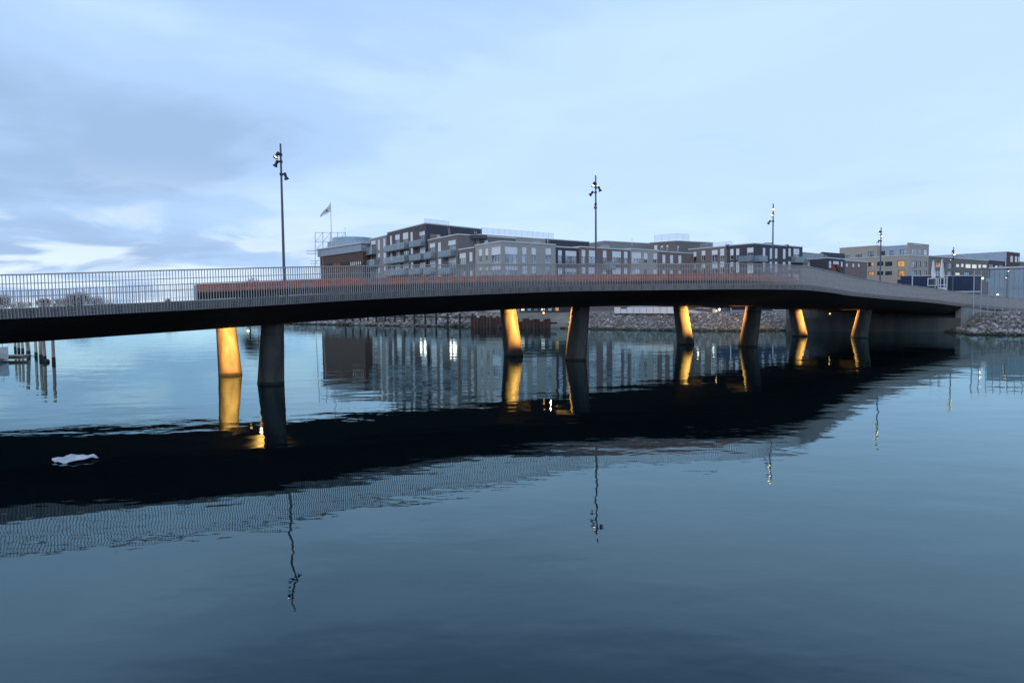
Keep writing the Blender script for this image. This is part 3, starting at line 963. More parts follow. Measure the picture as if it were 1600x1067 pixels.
m = MB(fp.location); m.sweep([[r_[0].lerp(r_[2], .42) + Vector((0, -.05, 0)), r_[0].lerp(r_[2], .62) + Vector((0, -.05, 0))] for r_ in rows_[2:4]], closed=False, cap=False)
m.build('flag_emblem', BR_DARK, fp)
# --- scaffold frame left of the hall
sf = empty('scaffold_frame', PK(505, 420, 149) + Vector((0, 0, LAND_Z)))
tag(sf, 'open white steel scaffold frame standing against the brick hall', 'scaffold')
m = MB(sf.location)
Dq = 149 * KS
def sp(x, y): return at(x, y, Dq)
for x, y0, y1 in ((492.5, 363.5, 470), (504.5, 363.5, 470), (516.0, 363.5, 392), (527.5, 363.5, 385), (539.5, 363.5, 380)):
    m.bar(sp(x, y0), sp(x, y1), .14)
for x0, x1, y in ((492.5, 539.5, 363.5), (492.5, 520, 378.5), (479, 500, 392), (479, 500, 397), (484, 500, 408), (484, 500, 412)):
    m.bar(sp(x0, y), sp(x1, y), .12)
for a, b in (((493, 378), (504, 364)), ((505, 378), (516, 364)), ((493, 392), (504, 379)), ((505, 392), (516, 379)), ((528, 378), (539, 364)), ((493, 412), (504, 398))):
    m.bar(sp(*a), sp(*b), .08)
m.build('frame_tubes', mat('scaffold_tube', (.42, .40, .42), .5, .3, .05, 2), sf)

# --- stepped flats along the side street
def flats(name_label, P):
    e = empty('apartment_block', Vector((P.x, P.y, LAND_Z))); tag(e, name_label, 'building', 'flats across the water'); return e
b1a, b1b = PK(577.5, 376, 136), PK(604, 368, 128.3)
f1 = flats('grey brick flats directly right of the brick hall', b1b)
block(f1, b1a, b1b, b1b + BU * 16, b1a + BU * 16, 1.8, ZK(16.5), BR_GREY, left=[(579.5, 587, 376, 394, 'b', .35), (590, 593.5, 374.5, 391, 'W'), (598.5, 602.3, 372.5, 390, 'W')], rep=True, storey=3.25)
W1 = Wall(b1a, b1b)
balcony(f1, W1, 578, 588, 387, 397.5); balcony(f1, W1, 578, 592, 406, 417)
c1a, c1b = PK(605, 366, 128), PK(665, 352, 113.6)
c1c = PK(753, 361, 123.4)
f2 = flats('tallest dark brown brick flats with charcoal gable and roof ladders', c1b)
block(f2, c1a, c1b, c1c, c1a + (c1c - c1b), 1.8, ZK(16.95), BR_BROWN, left=[(609, 612.6, 368.5, 385, 'W'), (617, 624.8, 366.5, 387, 'b', .4), (629, 638, 363.5, 384, 'b', .5), (641, 645, 362.5, 380, 'W'), (655, 664, 361.5, 383, 'b', .3)], rep=True, storey=3.25, cope=True)
W2 = Wall(c1a, c1b)
for k in range(3):
    balcony(f2, W2, 607, 639, 381.5 + 19.5 * k, 391 + 19.5 * k); balcony(f2, W2, 646, 664.5, 376 + 21.5 * k, 385 + 21.5 * k)
# charcoal facing on the gable
W2r = Wall(c1b, c1c)
wbox(W2r, f2.location, .02, W2r.len - .02, 1.9, ZK(16.95) - .05, .003, .06).build('charcoal_facing', BR_DARK, f2)
u0, z0_ = W2r.hit(672, 375); u1, z1_ = W2r.hit(688, 367)
wbox(W2r, f2.location, u0, u1, z0_, z1_, .065, .12).build('pink_panel', mat('pink_render', (.34, .22, .19), .8, 0, .1, 2), f2)
wbox(W2r, f2.location, u1 - 1.1, u1 - .2, z0_ + .2, z1_ - .1, .125, .16).build('small_window', M_FRAME, f2)
roof_rail(f2, W2r.P(0.5, 0, -1.0), W2r.P(7.5, 0, -1.0), ZK(16.95) + .25, ZK(17.9))
def ladder(par, W, x, yt, yb, dx):
    (ua, za), (ub, zb_) = W.hit(x, yt), W.hit(x + dx, yb)
    m = MB(par.location)
    for s_ in (0, .45):
        m.bar(W.P(ua + s_, za, .35), W.P(ub + s_, zb_, .35), .06)
    n = int((za - zb_) / .32)
    for i in range(1, n):
        t_ = i / n
        m.bar(W.P(ua + (ub - ua) * t_, za + (zb_ - za) * t_, .35), W.P(ua + (ub - ua) * t_ + .45, za + (zb_ - za) * t_, .35), .035)
    m.build('roof_ladder', M_COPE, par)
ladder(f2, W2r, 698, 356, 370, 2)
e1a, e1b = PK(668.5, 377, 112.9), PK(715, 368.5, 103.8)
e1c = PK(806, 374, 111)
f3 = flats('umber brick flats stepping down in front of the tall brown ones', e1b)
block(f3, e1a, e1b, e1c, e1a + (e1c - e1b), 1.8, ZK(14.1), BR_UMBER, left=[(671, 680, 380, 400, 'b', .35), (684, 689, 378.5, 398.5, 'W'), (700, 712, 375.5, 392, 'b', .45)], right=[(757, 763, 375.5, 382, 'W')], rep=True, storey=3.25)
W3 = Wall(e1a, e1b)
for k in range(2):
    balcony(f3, W3, 669.5, 681, 394 + 24 * k, 404 + 24 * k); balcony(f3, W3, 692, 712, 391.5 + 27 * k, 401 + 27 * k)
ladder(f3, Wall(e1b, e1c), 739, 361, 384, 6)
# ground floor lamps of these flats, seen in the water
for xx in (655, 661, 703, 709, 715):
    pass
g1a, g1b = PK(716.5, 391, 103.4), PK(741.5, 388, 99.2)
f4 = flats('low umber brick infill between the stepped flats and the cream corner', g1b)
block(f4, g1a, g1b, g1b + BU * 9, g1a + BU * 9, 1.8, ZK(11.75), BR_UMBER, left=[(717.8, 728, 395.5, 413, 'b', .45), (733, 738, 394, 409.5, 'W')], rep=True, storey=3.25)
k1a, k1b, k1c = PK(742.5, 385, 99.0), PK(783, 379, 92.9), PK(868, 384, 99.3)
f5 = flats('cream brick corner flats with wide corner windows behind mid bridge', k1b)
block(f5, k1a, k1b, k1c, k1a + (k1c - k1b), 1.8, ZK(12.0), BR_CREAM,
      left=[(748, 753, 389, 410, 'b', .52), (758, 763, 388, 408.6, 'b', .55), (767.5, 782, 385.5, 411, 'b', .5)],
      right=[(789, 809, 385.5, 412, 'b', .45), (816, 823, 386, 411, 'b', .46), (830.5, 838, 387, 411, 'b', .46), (852.5, 861.5, 388, 411.5, 'b', .44)], rep=True, storey=3.25)
RW = (k1b, k1c)
RD = (k1c - k1b).normalized()
def on_line(x, y, A, d):
    n = Vector((d.y, -d.x, 0)); v = ray(x, y)
    k = (V2(A) - CC).dot(n) / v.dot(n)
    P = CC + v * k
    return V2(P), P.z
back = Vector((-RD.y, RD.x, 0)) * 14
def row_block(label, xa, xb, ytop, material, wins, setb=0.0, storey=3.25, **kw):
    A0_ = k1b + Vector((-RD.y, RD.x, 0)) * setb
    a, z = on_line(xa + .2, ytop, A0_, RD); b, _ = on_line(xb - .2, ytop, A0_, RD)
    e = flats(label, a)
    # left side wall runs back from a, the front from a to b
    block(e, a + back, a, b, b + back, 1.8, z, material, right=wins, rep=True, storey=storey, **kw)
    return e, Wall(a, b)
f6, W6 = row_block('charcoal brick flats slotted between the cream and the red-brown ones', 868, 907, 386.3, BR_DARK, [(872, 878.5, 391, 412, 'b', .42), (883.5, 901, 392, 413, 'b', .4)], .5)
f7, W7 = row_block('red-brown brick flats behind the middle lamp post', 907, 985, 386.5, BR_RED, [(908.8, 915, 390.5, 411.5, 'b', .5), (920, 932, 391, 411.5, 'b', .5), (942, 948, 391.5, 412, 'b', .55), (956.5, 970.7, 392.5, 412, 'b', .5), (975, 981, 393, 412, 'b', .55)])
balcony(f7, W7, 942, 955, 409, 420)
f8, W8 = row_block('greyish cream brick flats right of the middle lamp post', 985, 1029, 389.5, BR_CREAM, [(987, 1002, 394, 412, 'b', .55), (1006, 1012, 395, 412, 'b', .6), (1021, 1027, 395.5, 412, 'b', .6)], .25)
f9, W9 = row_block('plain brown brick flats with three slim white windows', 1029, 1084, 393.5, BR_RED, [(1035, 1040, 398, 412, 'W'), (1047, 1052, 398.5, 412.3, 'W'), (1060, 1065, 399, 412.6, 'W')])
# brightly lit ground floors facing the side street (they show as streaks in the water)
def lit_ground(par, W, xs, z0_, z1_):
    for x0, x1 in xs:
        u0, _ = W.hit(x0, 440); u1, _ = W.hit(x1, 440)
        m = wbox(W, par.location, u0, u1, z0_, z1_, .01, .05); m.build('lit_entrance', M_LITB, par)
lit_ground(f2, W2, [(655, 657), (661.5, 663.5)], 3.5, 5.9)
lit_ground(f3, W3, [(702, 704), (707.5, 710)], 3.5, 5.9)
# penthouses behind
def pent(label, p0, p1, p2, z, material, left=(), right=(), **kw):
    e = flats(label, p1)
    block(e, p0, p1, p2, p0 + (p2 - p1), 1.8, z, material, left=left, right=right, rep=None, **kw)
    return e
q1 = PK(812, 373, 119); q2 = q1 + RD * 18.5
pA = pent('beige set-back penthouse with charcoal end over the cream flats', q1 - RD * 11 + BV * -.01, q1 - RD * 11, q1 + RD * 7.5, ZK(15.0), BR_SAND, right=[(841, 844, 377, 381, 'd'), (846, 848.5, 377.3, 381, 'd')])
pB = pent('long charcoal penthouse behind the cream corner flats', q1 + RD * 7.52 + BV * -10, q1 + RD * 7.52, q1 + RD * 21.5, ZK(15.05), BR_DARK)
roof_rail(pA, q1 - RD * 10.8 + BV * .5, q1 + RD * 10, ZK(15.05) + .2, ZK(16.2))
pC = pent('grey-beige penthouse left of the third lamp post, behind the red-brown flats', PK(916, 382, 135.7), PK(944.5, 378, 130), PK(1015, 381.5, 136.5), ZK(15.2), BR_GREY)
pD = pent('brown penthouse with glass roof railing behind the three slim windows', PK(1015, 380.7, 133.7), PK(1057.5, 377.7, 130), PK(1114, 380.7, 135), ZK(15.1), BR_UMBER, left=[(1022, 1027, 383, 393, 'W'), (1032, 1036, 384, 392, 'b'), (1041, 1044, 383, 391, 'b')], right=[(1058.5, 1061, 384, 393, 'b')])
roof_rail(pD, PK(1022, 378, 132.5), PK(1057, 376, 129), ZK(15.1) + .2, ZK(16.5)); roof_rail(pD, PK(1057, 376, 129), PK(1077, 377, 131.2), ZK(15.1) + .2, ZK(16.5))
# --- corner flats with dark front (right of centre)
n0, n1, n2 = P2d(1076, 391.5, 153), P2d(1178.5, 382, 140), P2d(1254, 385, 151)
f10 = flats('charcoal and brown brick corner flats behind the third lamp post', n1)
W10f = Wall(n0, n1)
nS = V2(W10f.P(W10f.hit(1136, 386)[0], 0))
nD = n2 - n1
block(f10, n0, nS - BV * .02, nS - BV * .02 + nD, n0 + nD, 1.8, 15.2, BR_UMBER,
      left=[(1083, 1088, 393.5, 409, 'b', .5), (1096, 1102, 391.7, 408.5, 'b', .45), (1112, 1121, 390.5, 410, 'b', .4), (1125, 1131.5, 388.5, 407, 'b', .6)], rep=True, storey=2.75)
block(f10, nS, n1, n2, nS + nD, 1.8, 15.3, BR_DARK,
      left=[(1140.7, 1146, 389, 406, 'b', .6), (1150, 1155, 388.5, 405.5, 'b', .6), (1167, 1177, 387, 406, 'b', .4)],
      right=[(1192, 1196, 387.5, 404.5, 'W'), (1203, 1207, 388, 405, 'W'), (1211, 1215, 388.3, 405, 'W'), (1223.5, 1227.7, 389, 405.3, 'W'), (1232, 1236, 388, 401, 'W'), (1240, 1249, 388.4, 409, 'b', .45)], rep=True, storey=2.75)
W10, W10r = Wall(n0, n1), Wall(n1, n2)
balcony(f10, W10, 1158, 1178, 400, 408.5); balcony(f10, W10r, 1178.6, 1192, 400, 408.5); balcony(f10, W10r, 1236, 1253, 401.5, 410)
roof_rail(f10, W10.P(2, 0, -1.5), W10.P(W10.len * .62, 0, -1.5), 15.4, 16.4)
# --- lower blocks further right
r0 = P2d(1255, 405.5, 153)
f11 = flats('low pale grey flats beside the red machine', r0)
block(f11, P2d(1254.6, 405.5, 168), r0, P2d(1293, 406, 160), P2d(1293, 405, 174), 1.8, 12.9, BR_GREY, right=[(1262, 1270, 409.5, 417, 'b', .9), (1274, 1278, 409.5, 418, 'W'), (1283, 1291, 410, 417, 'b', .9)], rep=True)
roof_rail(f11, r0 + Vector((.3, 1.2, 0)), P2d(1292, 405, 161.5), 13.1, 14.2)
f11b = flats('grey-beige block set back behind the low pale grey flats', P2d(1255, 395, 175))
block(f11b, P2d(1240, 395, 185), P2d(1255, 395, 172), P2d(1286, 396, 180), P2d(1286, 396, 195), 1.8, 15.6, BR_GREY)
f11c = flats('charcoal block showing left of the sand brick flats', P2d(1300, 394, 190))
block(f11c, P2d(1278, 395, 198), P2d(1284, 395, 188), P2d(1320, 391, 196), P2d(1316, 392, 210), 1.8, 16.9, BR_DARK, cope=False)
s0_, s1_ = P2d(1293.5, 404, 150), P2d(1320, 405, 156)
f12 = flats('small charcoal brick flats with white windows behind the red machine', s0_)
block(f12, s0_ + Vector((-4, 12, 0)), s0_, s1_, s1_ + Vector((-4, 12, 0)), 1.8, 12.85, BR_DARK, right=[(1295.5, 1299, 408, 419, 'W'), (1302, 1311, 408.3, 416.5, 'W'), (1314, 1317, 408.8, 417, 'W')], rep=None)
t0_, t1_ = s1_ + Vector((.05, .05, 0)), P2d(1355, 409.5, 163)
f13 = flats('low mauve-brown brick flats with three small white windows', t0_)
block(f13, t0_ + Vector((-4, 12, 0)), t0_, t1_, t1_ + Vector((-4, 12, 0)), 1.8, 12.6, BR_RED, right=[(1322, 1325, 411.5, 417, 'W'), (1332, 1335, 412, 417.3, 'W'), (1340.6, 1343.6, 412.3, 417.5, 'W')], rep=None)
# --- sand brick flats with lit windows
y1 = P2d(1420.5, 400, 200)
y0 = y1 - BV * 20.6
y2 = y1 + BU * 13.4
f14 = flats('sand brick flats with a corner tower and orange lit windows', y1)
WS = lambda xs, y0_, y1_, k: [(a, b, y0_, y1_, k) for a, b in xs]
block(f14, y0, y1, y2, y0 + BU * 13.4, 1.8, 16.5, BR_SAND,
      left=[(1356.5, 1360.5, 410, 416.5, 'd'), (1361, 1365.5, 410, 416.5, 'l'), (1357, 1366, 424.5, 430, 'l'), (1370.5, 1380, 409, 415.5, 'd'), (1383, 1394, 409, 416, 'g2'), (1370.5, 1380, 424, 430, 'd'), (1383, 1394, 424, 430, 'g2'), (1402, 1413.5, 407.5, 417, 'l'), (1403, 1413.5, 422, 432, 'l'), (1402, 1413.5, 437, 443, 'd')],
      right=[(1425, 1432.5, 408, 419, 'd'), (1434.5, 1439, 408, 417, 'g2'), (1443.7, 1448, 408.5, 417.5, 'g2'), (1425, 1432.5, 422.5, 433, 'd'), (1434.5, 1439, 422.5, 432, 'g2'), (1443.7, 1448, 423, 432, 'g2'), (1425, 1432.5, 437, 447, 'd')], rep=None)
yu = Wall(y0, y1)
uq, _ = yu.hit(1370, 400)
yq = V2(yu.P(uq, 0))
block(f14, y0, yq, yq + BU * 10, y0 + BU * 10, 16.51, 19.9, BR_SAND, left=[(1319, 1327.5, 399, 405, 'd'), (1337, 1350, 398, 404.5, 'd'), (1356, 1365.5, 393, 403.5, 'g2')], rep=None)
block(f14, yq + BU * 2.5, y1 + BU * 2.5 - BV * .02, y1 + BU * 8, yq + BU * 8, 16.52, 19.6, M_PALE, left=[(1377, 1383, 392.5, 399, 'd'), (1390, 1397, 391.5, 399, 'd'), (1406, 1418, 390, 399, 'd')], rep=None)
block(f14, y1 - BV * .6 + BU * .02, y1 + BU * .02, y2, y2 - BV * .6, 16.73, 20.0, BR_SAND, right=[(1425.5, 1432, 389.5, 400.5, 'W'), (1434.5, 1439, 390, 401, 'W'), (1443.7, 1448, 390.6, 401.3, 'W')], rep=None)
# --- red brown long flats at the right
a14 = y2 + BU * .3
b14 = a14 + BU * 48
f15 = flats('long brown brick flats with a row of lit windows, right of the corner tower', a14)
block(f15, a14 - BV * 12, a14, b14, b14 - BV * 12, 1.8, 16.7, BR_UMBER,
      right=[(1455, 1459, 409, 419, 'd'), (1462.5, 1470, 410, 418, 'l'), (1473, 1477, 411, 417, 'g2'), (1481, 1488, 411, 420, 'd'), (1494.5, 1499, 412.5, 417.5, 'p'), (1502, 1506, 412, 417.5, 'p'), (1509, 1517, 412.5, 419, 'p'), (1519, 1526.5, 413, 419.5, 'p'), (1529, 1533.5, 413, 419, 'p'), (1535.5, 1542, 413.5, 418.5, 'p'), (1462, 1470, 423, 432, 'd'), (1481, 1488, 424, 433, 'd'), (1493, 1500, 426, 430, 'p'), (1507, 1516, 425, 432, 'g2')], rep=None)
c15 = b14 + BU * .2
f16 = flats('charcoal low end of the brown flats at far right', c15)
block(f16, c15 - BV * 10, c15, c15 + BU * 16, c15 + BU * 16 - BV * 10, 1.8, 17.0, BR_DARK, right=[(1546, 1553, 413, 420, 'd'), (1555, 1559, 415, 420, 'p'), (1561, 1568, 414, 420, 'd')], rep=None)
t1 = P2d(1574, 394, 255)
f17 = flats('pale grey hall with a red brick tower end behind the right flats', t1)
block(f17, t1 - BV * 62, t1, t1 + BU * 13.5, t1 - BV * 62 + BU * 13.5, 1.8, 20.9, BR_HALL, right=[(1579, 1582.7, 400, 409.5, 'W'), (1586, 1589.5, 400.5, 410, 'W'), (1591.2, 1596, 401, 410.5, 'W')], rep=None)
wbox(Wall(t1 - BV * 62, t1), f17.location, .1, 61.8, 2, 20.85, .003, .08).build('pale_cladding', M_PALE, f17)
t2 = t1 + BU * 13.7
f18 = flats('low red brick range at the right edge of the picture', t2)
block(f18, t2 - BV * 10, t2, t2 + BU * 30, t2 + BU * 30 - BV * 10, 1.8, 17.6, BR_RED)

# ------------------------------------------------------------------ things on the right bank
def container(label, c, dirv, ln, ht, z0_, material, win=None):
    e = empty('site_container', Vector((c.x, c.y, z0_))); tag(e, label, 'container', 'blue site containers')
    d = dirv.normalized(); n = Vector((d.y, -d.x, 0)); o_ = e.location
    m = MB(o_); m.obox(c + Vector((0, 0, z0_ + ht / 2)), d * (ln / 2 - .03), n * 1.2, (0, 0, ht / 2 - .06)); m.build('body', material, e)
    for z in (z0_ + .06, z0_ + ht - .06):
        m = MB(o_); m.obox(c + n * 1.21 + Vector((0, 0, z)), d * ln / 2, n * .05, (0, 0, .06)); m.build('frame_rail', M_FRAME, e)
    for sg in (-1, 1):
        m = MB(o_); m.obox(c + d * sg * (ln / 2 - .06) + n * 1.215 + Vector((0, 0, z0_ + ht / 2)), d * .06, n * .05, (0, 0, ht / 2 - .13)); m.build('corner_post', M_FRAME, e)
    k = int(ln / .5)
    m = MB(o_)
    for i in range(1, k):
        m.obox(c + d * (-ln / 2 + ln * i / k) + n * 1.205 + Vector((0, 0, z0_ + ht / 2)), d * .07, n * .025, (0, 0, ht / 2 - .14))
    m.build('corrugation', material, e)
    if win is not None:
        m = MB(o_); m.obox(c + d * win + n * 1.24 + Vector((0, 0, z0_ + 1.5)), d * .8, n * .03, (0, 0, .6)); q = m.build('window', M_WHITE, e)
        m = MB(o_); m.obox(c + d * win + n * 1.262 + Vector((0, 0, z0_ + 1.5)), d * .66, n * .012, (0, 0, .47)); m.build('pane', M_GLASS, q)
    return e
cdir = Vector((0.985, 0.17, 0))
cA = P2d(1443, 440, 104); cB = P2d(1493, 440, 105); cC = P2d(1467, 440, 110)
for lev, tx in ((0, 'lower'), (1, 'upper')):
    z_ = LAND_Z + .1 + lev * 2.52
    container(tx + ' blue site container with white framed window, left stack', cA, cdir, 6.0, 2.5, z_, M_BLUE, .4)
    container(tx + ' long blue site container of the right stack', cB + cdir * .2, cdir, 6.6, 2.5, z_, M_BLUE)
# feather flags
for x, yt, yb, lab in ((1459, 406, 452, 'left of two white feather flags by the blue containers'), (1472.5, 404, 452, 'right of two white feather flags by the blue containers')):
    b = at(x + 2, yb, 99); tp = at(x, yt, 99)
    e = empty('feather_flag', Vector((b.x, b.y, LAND_Z))); tag(e, lab, 'flag', 'white feather flags')
    m = MB(e.location); m.tube([(b.x, b.y, LAND_Z), (b.x, b.y, (b.z + tp.z) / 2), (tp.x, b.y, tp.z)], [.05, .04, .03], 8); m.build('mast', M_WHITE, e)
    m = MB(e.location)
    rows_ = []
    for i in range(7):
        t_ = i / 6
        z = tp.z - .1 - (tp.z - b.z) * .62 * t_
        xr = tp.x + (b.x - tp.x) * t_
        wd = .12 + .36 * min(1, t_ * 1.6)
        rows_.append([Vector((xr - .03, b.y, z)), Vector((xr - wd * .5, b.y - .08 * math.sin(4 * t_), z)), Vector((xr - wd, b.y + .05, z - .05))])
    m.sweep(rows_, closed=False, cap=False); m.build('cloth', M_WHITE, e)
# white framed kiosk between the flags
kc = P2d(1469, 445, 98)
e = empty('kiosk_frame', Vector((kc.x, kc.y, LAND_Z))); tag(e, 'small white framed kiosk between the two feather flags', 'kiosk')
zt_, zm_ = at(1469, 435, 98).z, at(1469, 451, 98).z
for dx in (-.62, -.28, .28, .62):
    m = MB(e.location); m.bar(kc + Vector((dx, -.5, LAND_Z)), kc + Vector((dx, -.5, zt_)), .09); m.build('post', M_WHITE, e)
for z in (zt_, zt_ - .95, zm_ + .1):
    m = MB(e.location); m.box(kc + Vector((0, -.5, z)), (1.33, .1, .1)); m.build('crossbar', M_WHITE, e)
m = MB(e.location); m.box(kc + Vector((0, 0, zt_ + .09)), (1.5, 1.3, .06)); m.build('roof', M_WHITE, e)
m = MB(e.location); m.box(kc + Vector((0, -.48, zm_ - .55)), (1.3, .05, 1.1)); m.build('front_panel', M_WHITE, e)
# mesh fence
fA, fB = P2d(1521, 470, 74.5), P2d(1606, 470, 73)
fe = empty('mesh_fence', Vector((fA.x, fA.y, LAND_Z))); tag(fe, 'tall steel mesh fence on the bank at right', 'fence')
fz0, fz1 = LAND_Z - .3, 6.75
npost = 14
fd = (fB - fA)
M_MESHP = mat('galvanised_post', (.36, .40, .43), .5, .4, .05, 3)
for i in range(npost):
    p = fA + fd * (i / 7.4)
    m = MB(fe.location); m.tube([p + Vector((0, 0, fz0)), p + Vector((0, 0, fz1))], .038 if i else .06, 8); m.build('post', M_MESHP, fe)
m = MB(fe.location)
for z in (fz0 + .4, fz0 + 2.2, fz1 - .1):
    m.bar(fA + Vector((0, 0, z)), fA + fd * ((npost - 1) / 7.4) + Vector((0, 0, z)), .03)
m.build('tension_rail', M_MESHP, fe)
m = MB(fe.location)
L_ = fd.length * (npost - 1) / 7.4; dn = fd.normalized()
for i in range(int(L_ / .16)):
    m.bar(fA + dn * (.16 * i + .08) + Vector((0, 0, fz0 + .4)), fA + dn * (.16 * i + .08) + Vector((0, 0, fz1 - .1)), .008)
for i in range(int((fz1 - fz0 - .5) / .16)):
    m.bar(fA + Vector((0, .01, fz0 + .45 + .16 * i)), fA + dn * L_ + Vector((0, .01, fz0 + .45 + .16 * i)), .008)
tag(m.build('wire_mesh', M_MESHP, fe), kind='stuff')
# pale clad sports shed behind the fence
p0, p1 = P2d(1547, 420, 96), P2d(1640, 417, 92)
e = empty('clad_shed', Vector((p0.x, p0.y, LAND_Z))); tag(e, 'translucent pale blue clad shed behind the mesh fence', 'shed')
WSh = Wall(p0, p1)
zsh = at(1547, 420, 96).z
sh = mat('polycarbonate', (.25, .33, .41), .35, 0, .08, .5)
n = 12
for i in range(n):
    for j in range(2):
        wbox(WSh, e.location, WSh.len * i / n + .03, WSh.len * (i + 1) / n - .03, LAND_Z + (zsh - LAND_Z) * j / 2 + .03, LAND_Z + (zsh - LAND_Z) * (j + 1) / 2 - .03, -.06, 0).build('panel', sh, e)
wbox(WSh, e.location, 0, WSh.len, LAND_Z, zsh - .02, -5, -.07).build('body', M_GREY, e)
wbox(WSh, e.location, -.15, WSh.len + .1, zsh + .003, zsh + .18, -5.1, .2).build('roof_edge', M_COPE, e)
# cyan sign and small lit lamp inside the yard
sg = at(1546.5, 437.5, 90)
e = empty('yard_sign', Vector((sg.x, sg.y, LAND_Z))); tag(e, 'small cyan sign board on a post behind the mesh fence', 'sign')
m = MB(e.location); m.tube([(sg.x, sg.y + .05, LAND_Z), (sg.x, sg.y + .05, sg.z)], .04, 8); m.build('post', M_MESHP, e)
m = MB(e.location); m.box(sg, (.92, .05, .46)); m.build('board', mat('cyan_board', (.16, .42, .46), .5, 0, .05, 2), e)
def yard_lamp(label, x, y, D, material, r=.1):
    p = at(x, y, D)
    e = empty('yard_lamp', Vector((p.x, p.y, LAND_Z))); tag(e, label, 'lamp', 'small lit lamps on the bank')
    m = MB(e.location); m.tube([(p.x, p.y, LAND_Z - .2), (p.x, p.y, p.z)], .04, 8); m.build('post', M_POLE, e)
    m = MB(e.location); m.tube([p + Vector((0, 0, .12)), p + Vector((0, 0, .2))], [.16, .08], 10); m.build('hood', M_HEAD, e)
    link('bulb', icomesh('bulb', 3, r, r, r, 0, 2), material, e, p - e.location)
M_LY = mat('yard_bulb', (.9, .8, .5), .3, 0, 0, emit=(1, .72, .30), estr=9)
M_LW = mat('white_bulb', (.9, .9, .8), .3, 0, 0, emit=(1, .88, .68), estr=11)
yard_lamp('yellow lamp on a post left of the cyan sign', 1535.5, 435, 90, M_LY, .12)
yard_lamp('low lamp near the ground right of the cyan sign', 1559, 460.5, 86, M_LY, .1)
# street lamps on the far quay, hidden by the girder and mirrored in the water
yard_lamp('left white quay lamp mirrored between the third piers', 1091, 471, 100, M_LW, .14)
yard_lamp('right white quay lamp mirrored between the third piers', 1115, 471, 104, M_LW, .14)
yard_lamp('warm lamp low on the bank right of the stranded boat', 1124, 483.5, 98, M_LY, .16)
yard_lamp('lamp on the quay behind the rusty sheet piles', 848, 488.5, 112, M_LW, .10)

# red excavator behind the bridge hump
xb = P2d(1304, 425, 100)
e = empty('red_excavator', Vector((xb.x, xb.y, LAND_Z))); tag(e, 'red excavator with folded boom showing above the bridge hump', 'excavator')
M_RED = mat('machine_red', (.20, .045, .035), .5, 0, .2, 3)
def ex(px, py): return at(px, py, 100)
m = MB(e.location)
for sg in (-1, 1):
    m = MB(e.location); m.box(xb + Vector((0, sg * .9, LAND_Z + .4)), (3.2, .5, .8)); m.build('track', M_DARK, e)
m = MB(e.location); m.box(xb + Vector((.3, 0, LAND_Z + 1.5)), (2.6, 2.0, 1.3)); m.build('body', M_RED, e)
m = MB(e.location); m.prism([(xb.x - .9, xb.y - 1.0), (xb.x + .3, xb.y - 1.0), (xb.x + .3, xb.y + .1), (xb.x - .9, xb.y + .1)], LAND_Z + 2.15, LAND_Z + 3.7); c_ = m.build('cab', M_RED, e)
m = MB(e.location); m.box(xb + Vector((-.3, -1.02, LAND_Z + 3.1)), (.9, .03, .8)); m.build('cab_window', M_GLASS, c_)
m = MB(e.location)
bp = [ex(1301, 440), ex(1303, 416), ex(1306, 414.5), ex(1309, 418)]
for a, b in zip(bp, bp[1:]): m.bar(a, b, .42, .5)
m.build('boom', M_RED, e)
m = MB(e.location); m.bar(ex(1308, 416.5), ex(1311.5, 427), .3, .34); m.bar(ex(1311, 426), ex(1310, 430), .6, .5); m.build('stick_and_bucket', mat('machine_dark_red', (.06, .022, .02), .6, 0, .2, 3), e)
m = MB(e.location); m.bar(ex(1297, 422), ex(1303, 419), .1); m.bar(ex(1297, 421), ex(1297, 426), .08); m.bar(ex(1295.5, 414.5), ex(1309, 413.5), .05); m.build('guard_rail', M_RED, e)

# ------------------------------------------------------------------ things on the bank seen under the girder
lw = P2d(960, 490, 97.5); lw2 = P2d(1053, 490, 91.5)
for i in range(9):
    a = lw.lerp(lw2, i / 9 + .003); b = lw.lerp(lw2, (i + 1) / 9 - .003)
    m = MB(((a + b) / 2).to_tuple()); h_ = .85 if i != 1 else .6
    m.obox((a + b) / 2 + Vector((0, 0, LAND_Z + h_ / 2)), (b - a) / 2, Vector((.06, .25, 0)), (0, 0, h_ / 2))
    c = (a + b) / 2
    o = m.build('barrier_block', M_WHITE, None, loc=c)
    tag(o, ORD[i] + ' pale concrete barrier block from the left on top of the rock bank', 'barrier', 'row of barrier blocks on the bank')
container('blue container behind the rock bank between the third pair of piers', P2d(1150, 485, 100), BU, 6.0, 2.5, LAND_Z + .1, M_BLUE)
container('blue container behind the rock bank right of the third pair of piers', P2d(1214, 485, 103), BU, 6.0, 2.5, LAND_Z + .1, M_BLUE)
# stranded boat on the bank
def hull(org, L__, Wd, Ht, material, par, name='hull'):
    m = MB(); rings_ = []
    for i in range(9):
        t_ = i / 8
        wd = Wd / 2 * (math.sin(min(1, t_ * 1.35 + .25) * math.pi / 2) if t_ < .6 else max(.03, 1 - ((t_ - .6) / .4) ** 2))
        x = -L__ / 2 + L__ * t_
        lift = .12 * Ht + .30 * Ht * max(0, t_ - .6) / .4
        rings_.append([Vector((x, -wd, Ht + lift * .6)), Vector((x, -wd * .86, Ht * .45 + lift * .4)), Vector((x, -wd * .3, lift * .6)), Vector((x, wd * .3, lift * .6)), Vector((x, wd * .86, Ht * .45 + lift * .4)), Vector((x, wd, Ht + lift * .6))])
    m.sweep(rings_)
    return m.build(name, material, par)
bp_ = at(1096, 494, 92)
e = empty('stranded_boat', Vector((bp_.x, bp_.y, 1.75))); e.rotation_euler = (.05, -.10, math.pi + .25)
tag(e, 'small pale boat lying tilted on the rock bank between the third piers', 'boat')
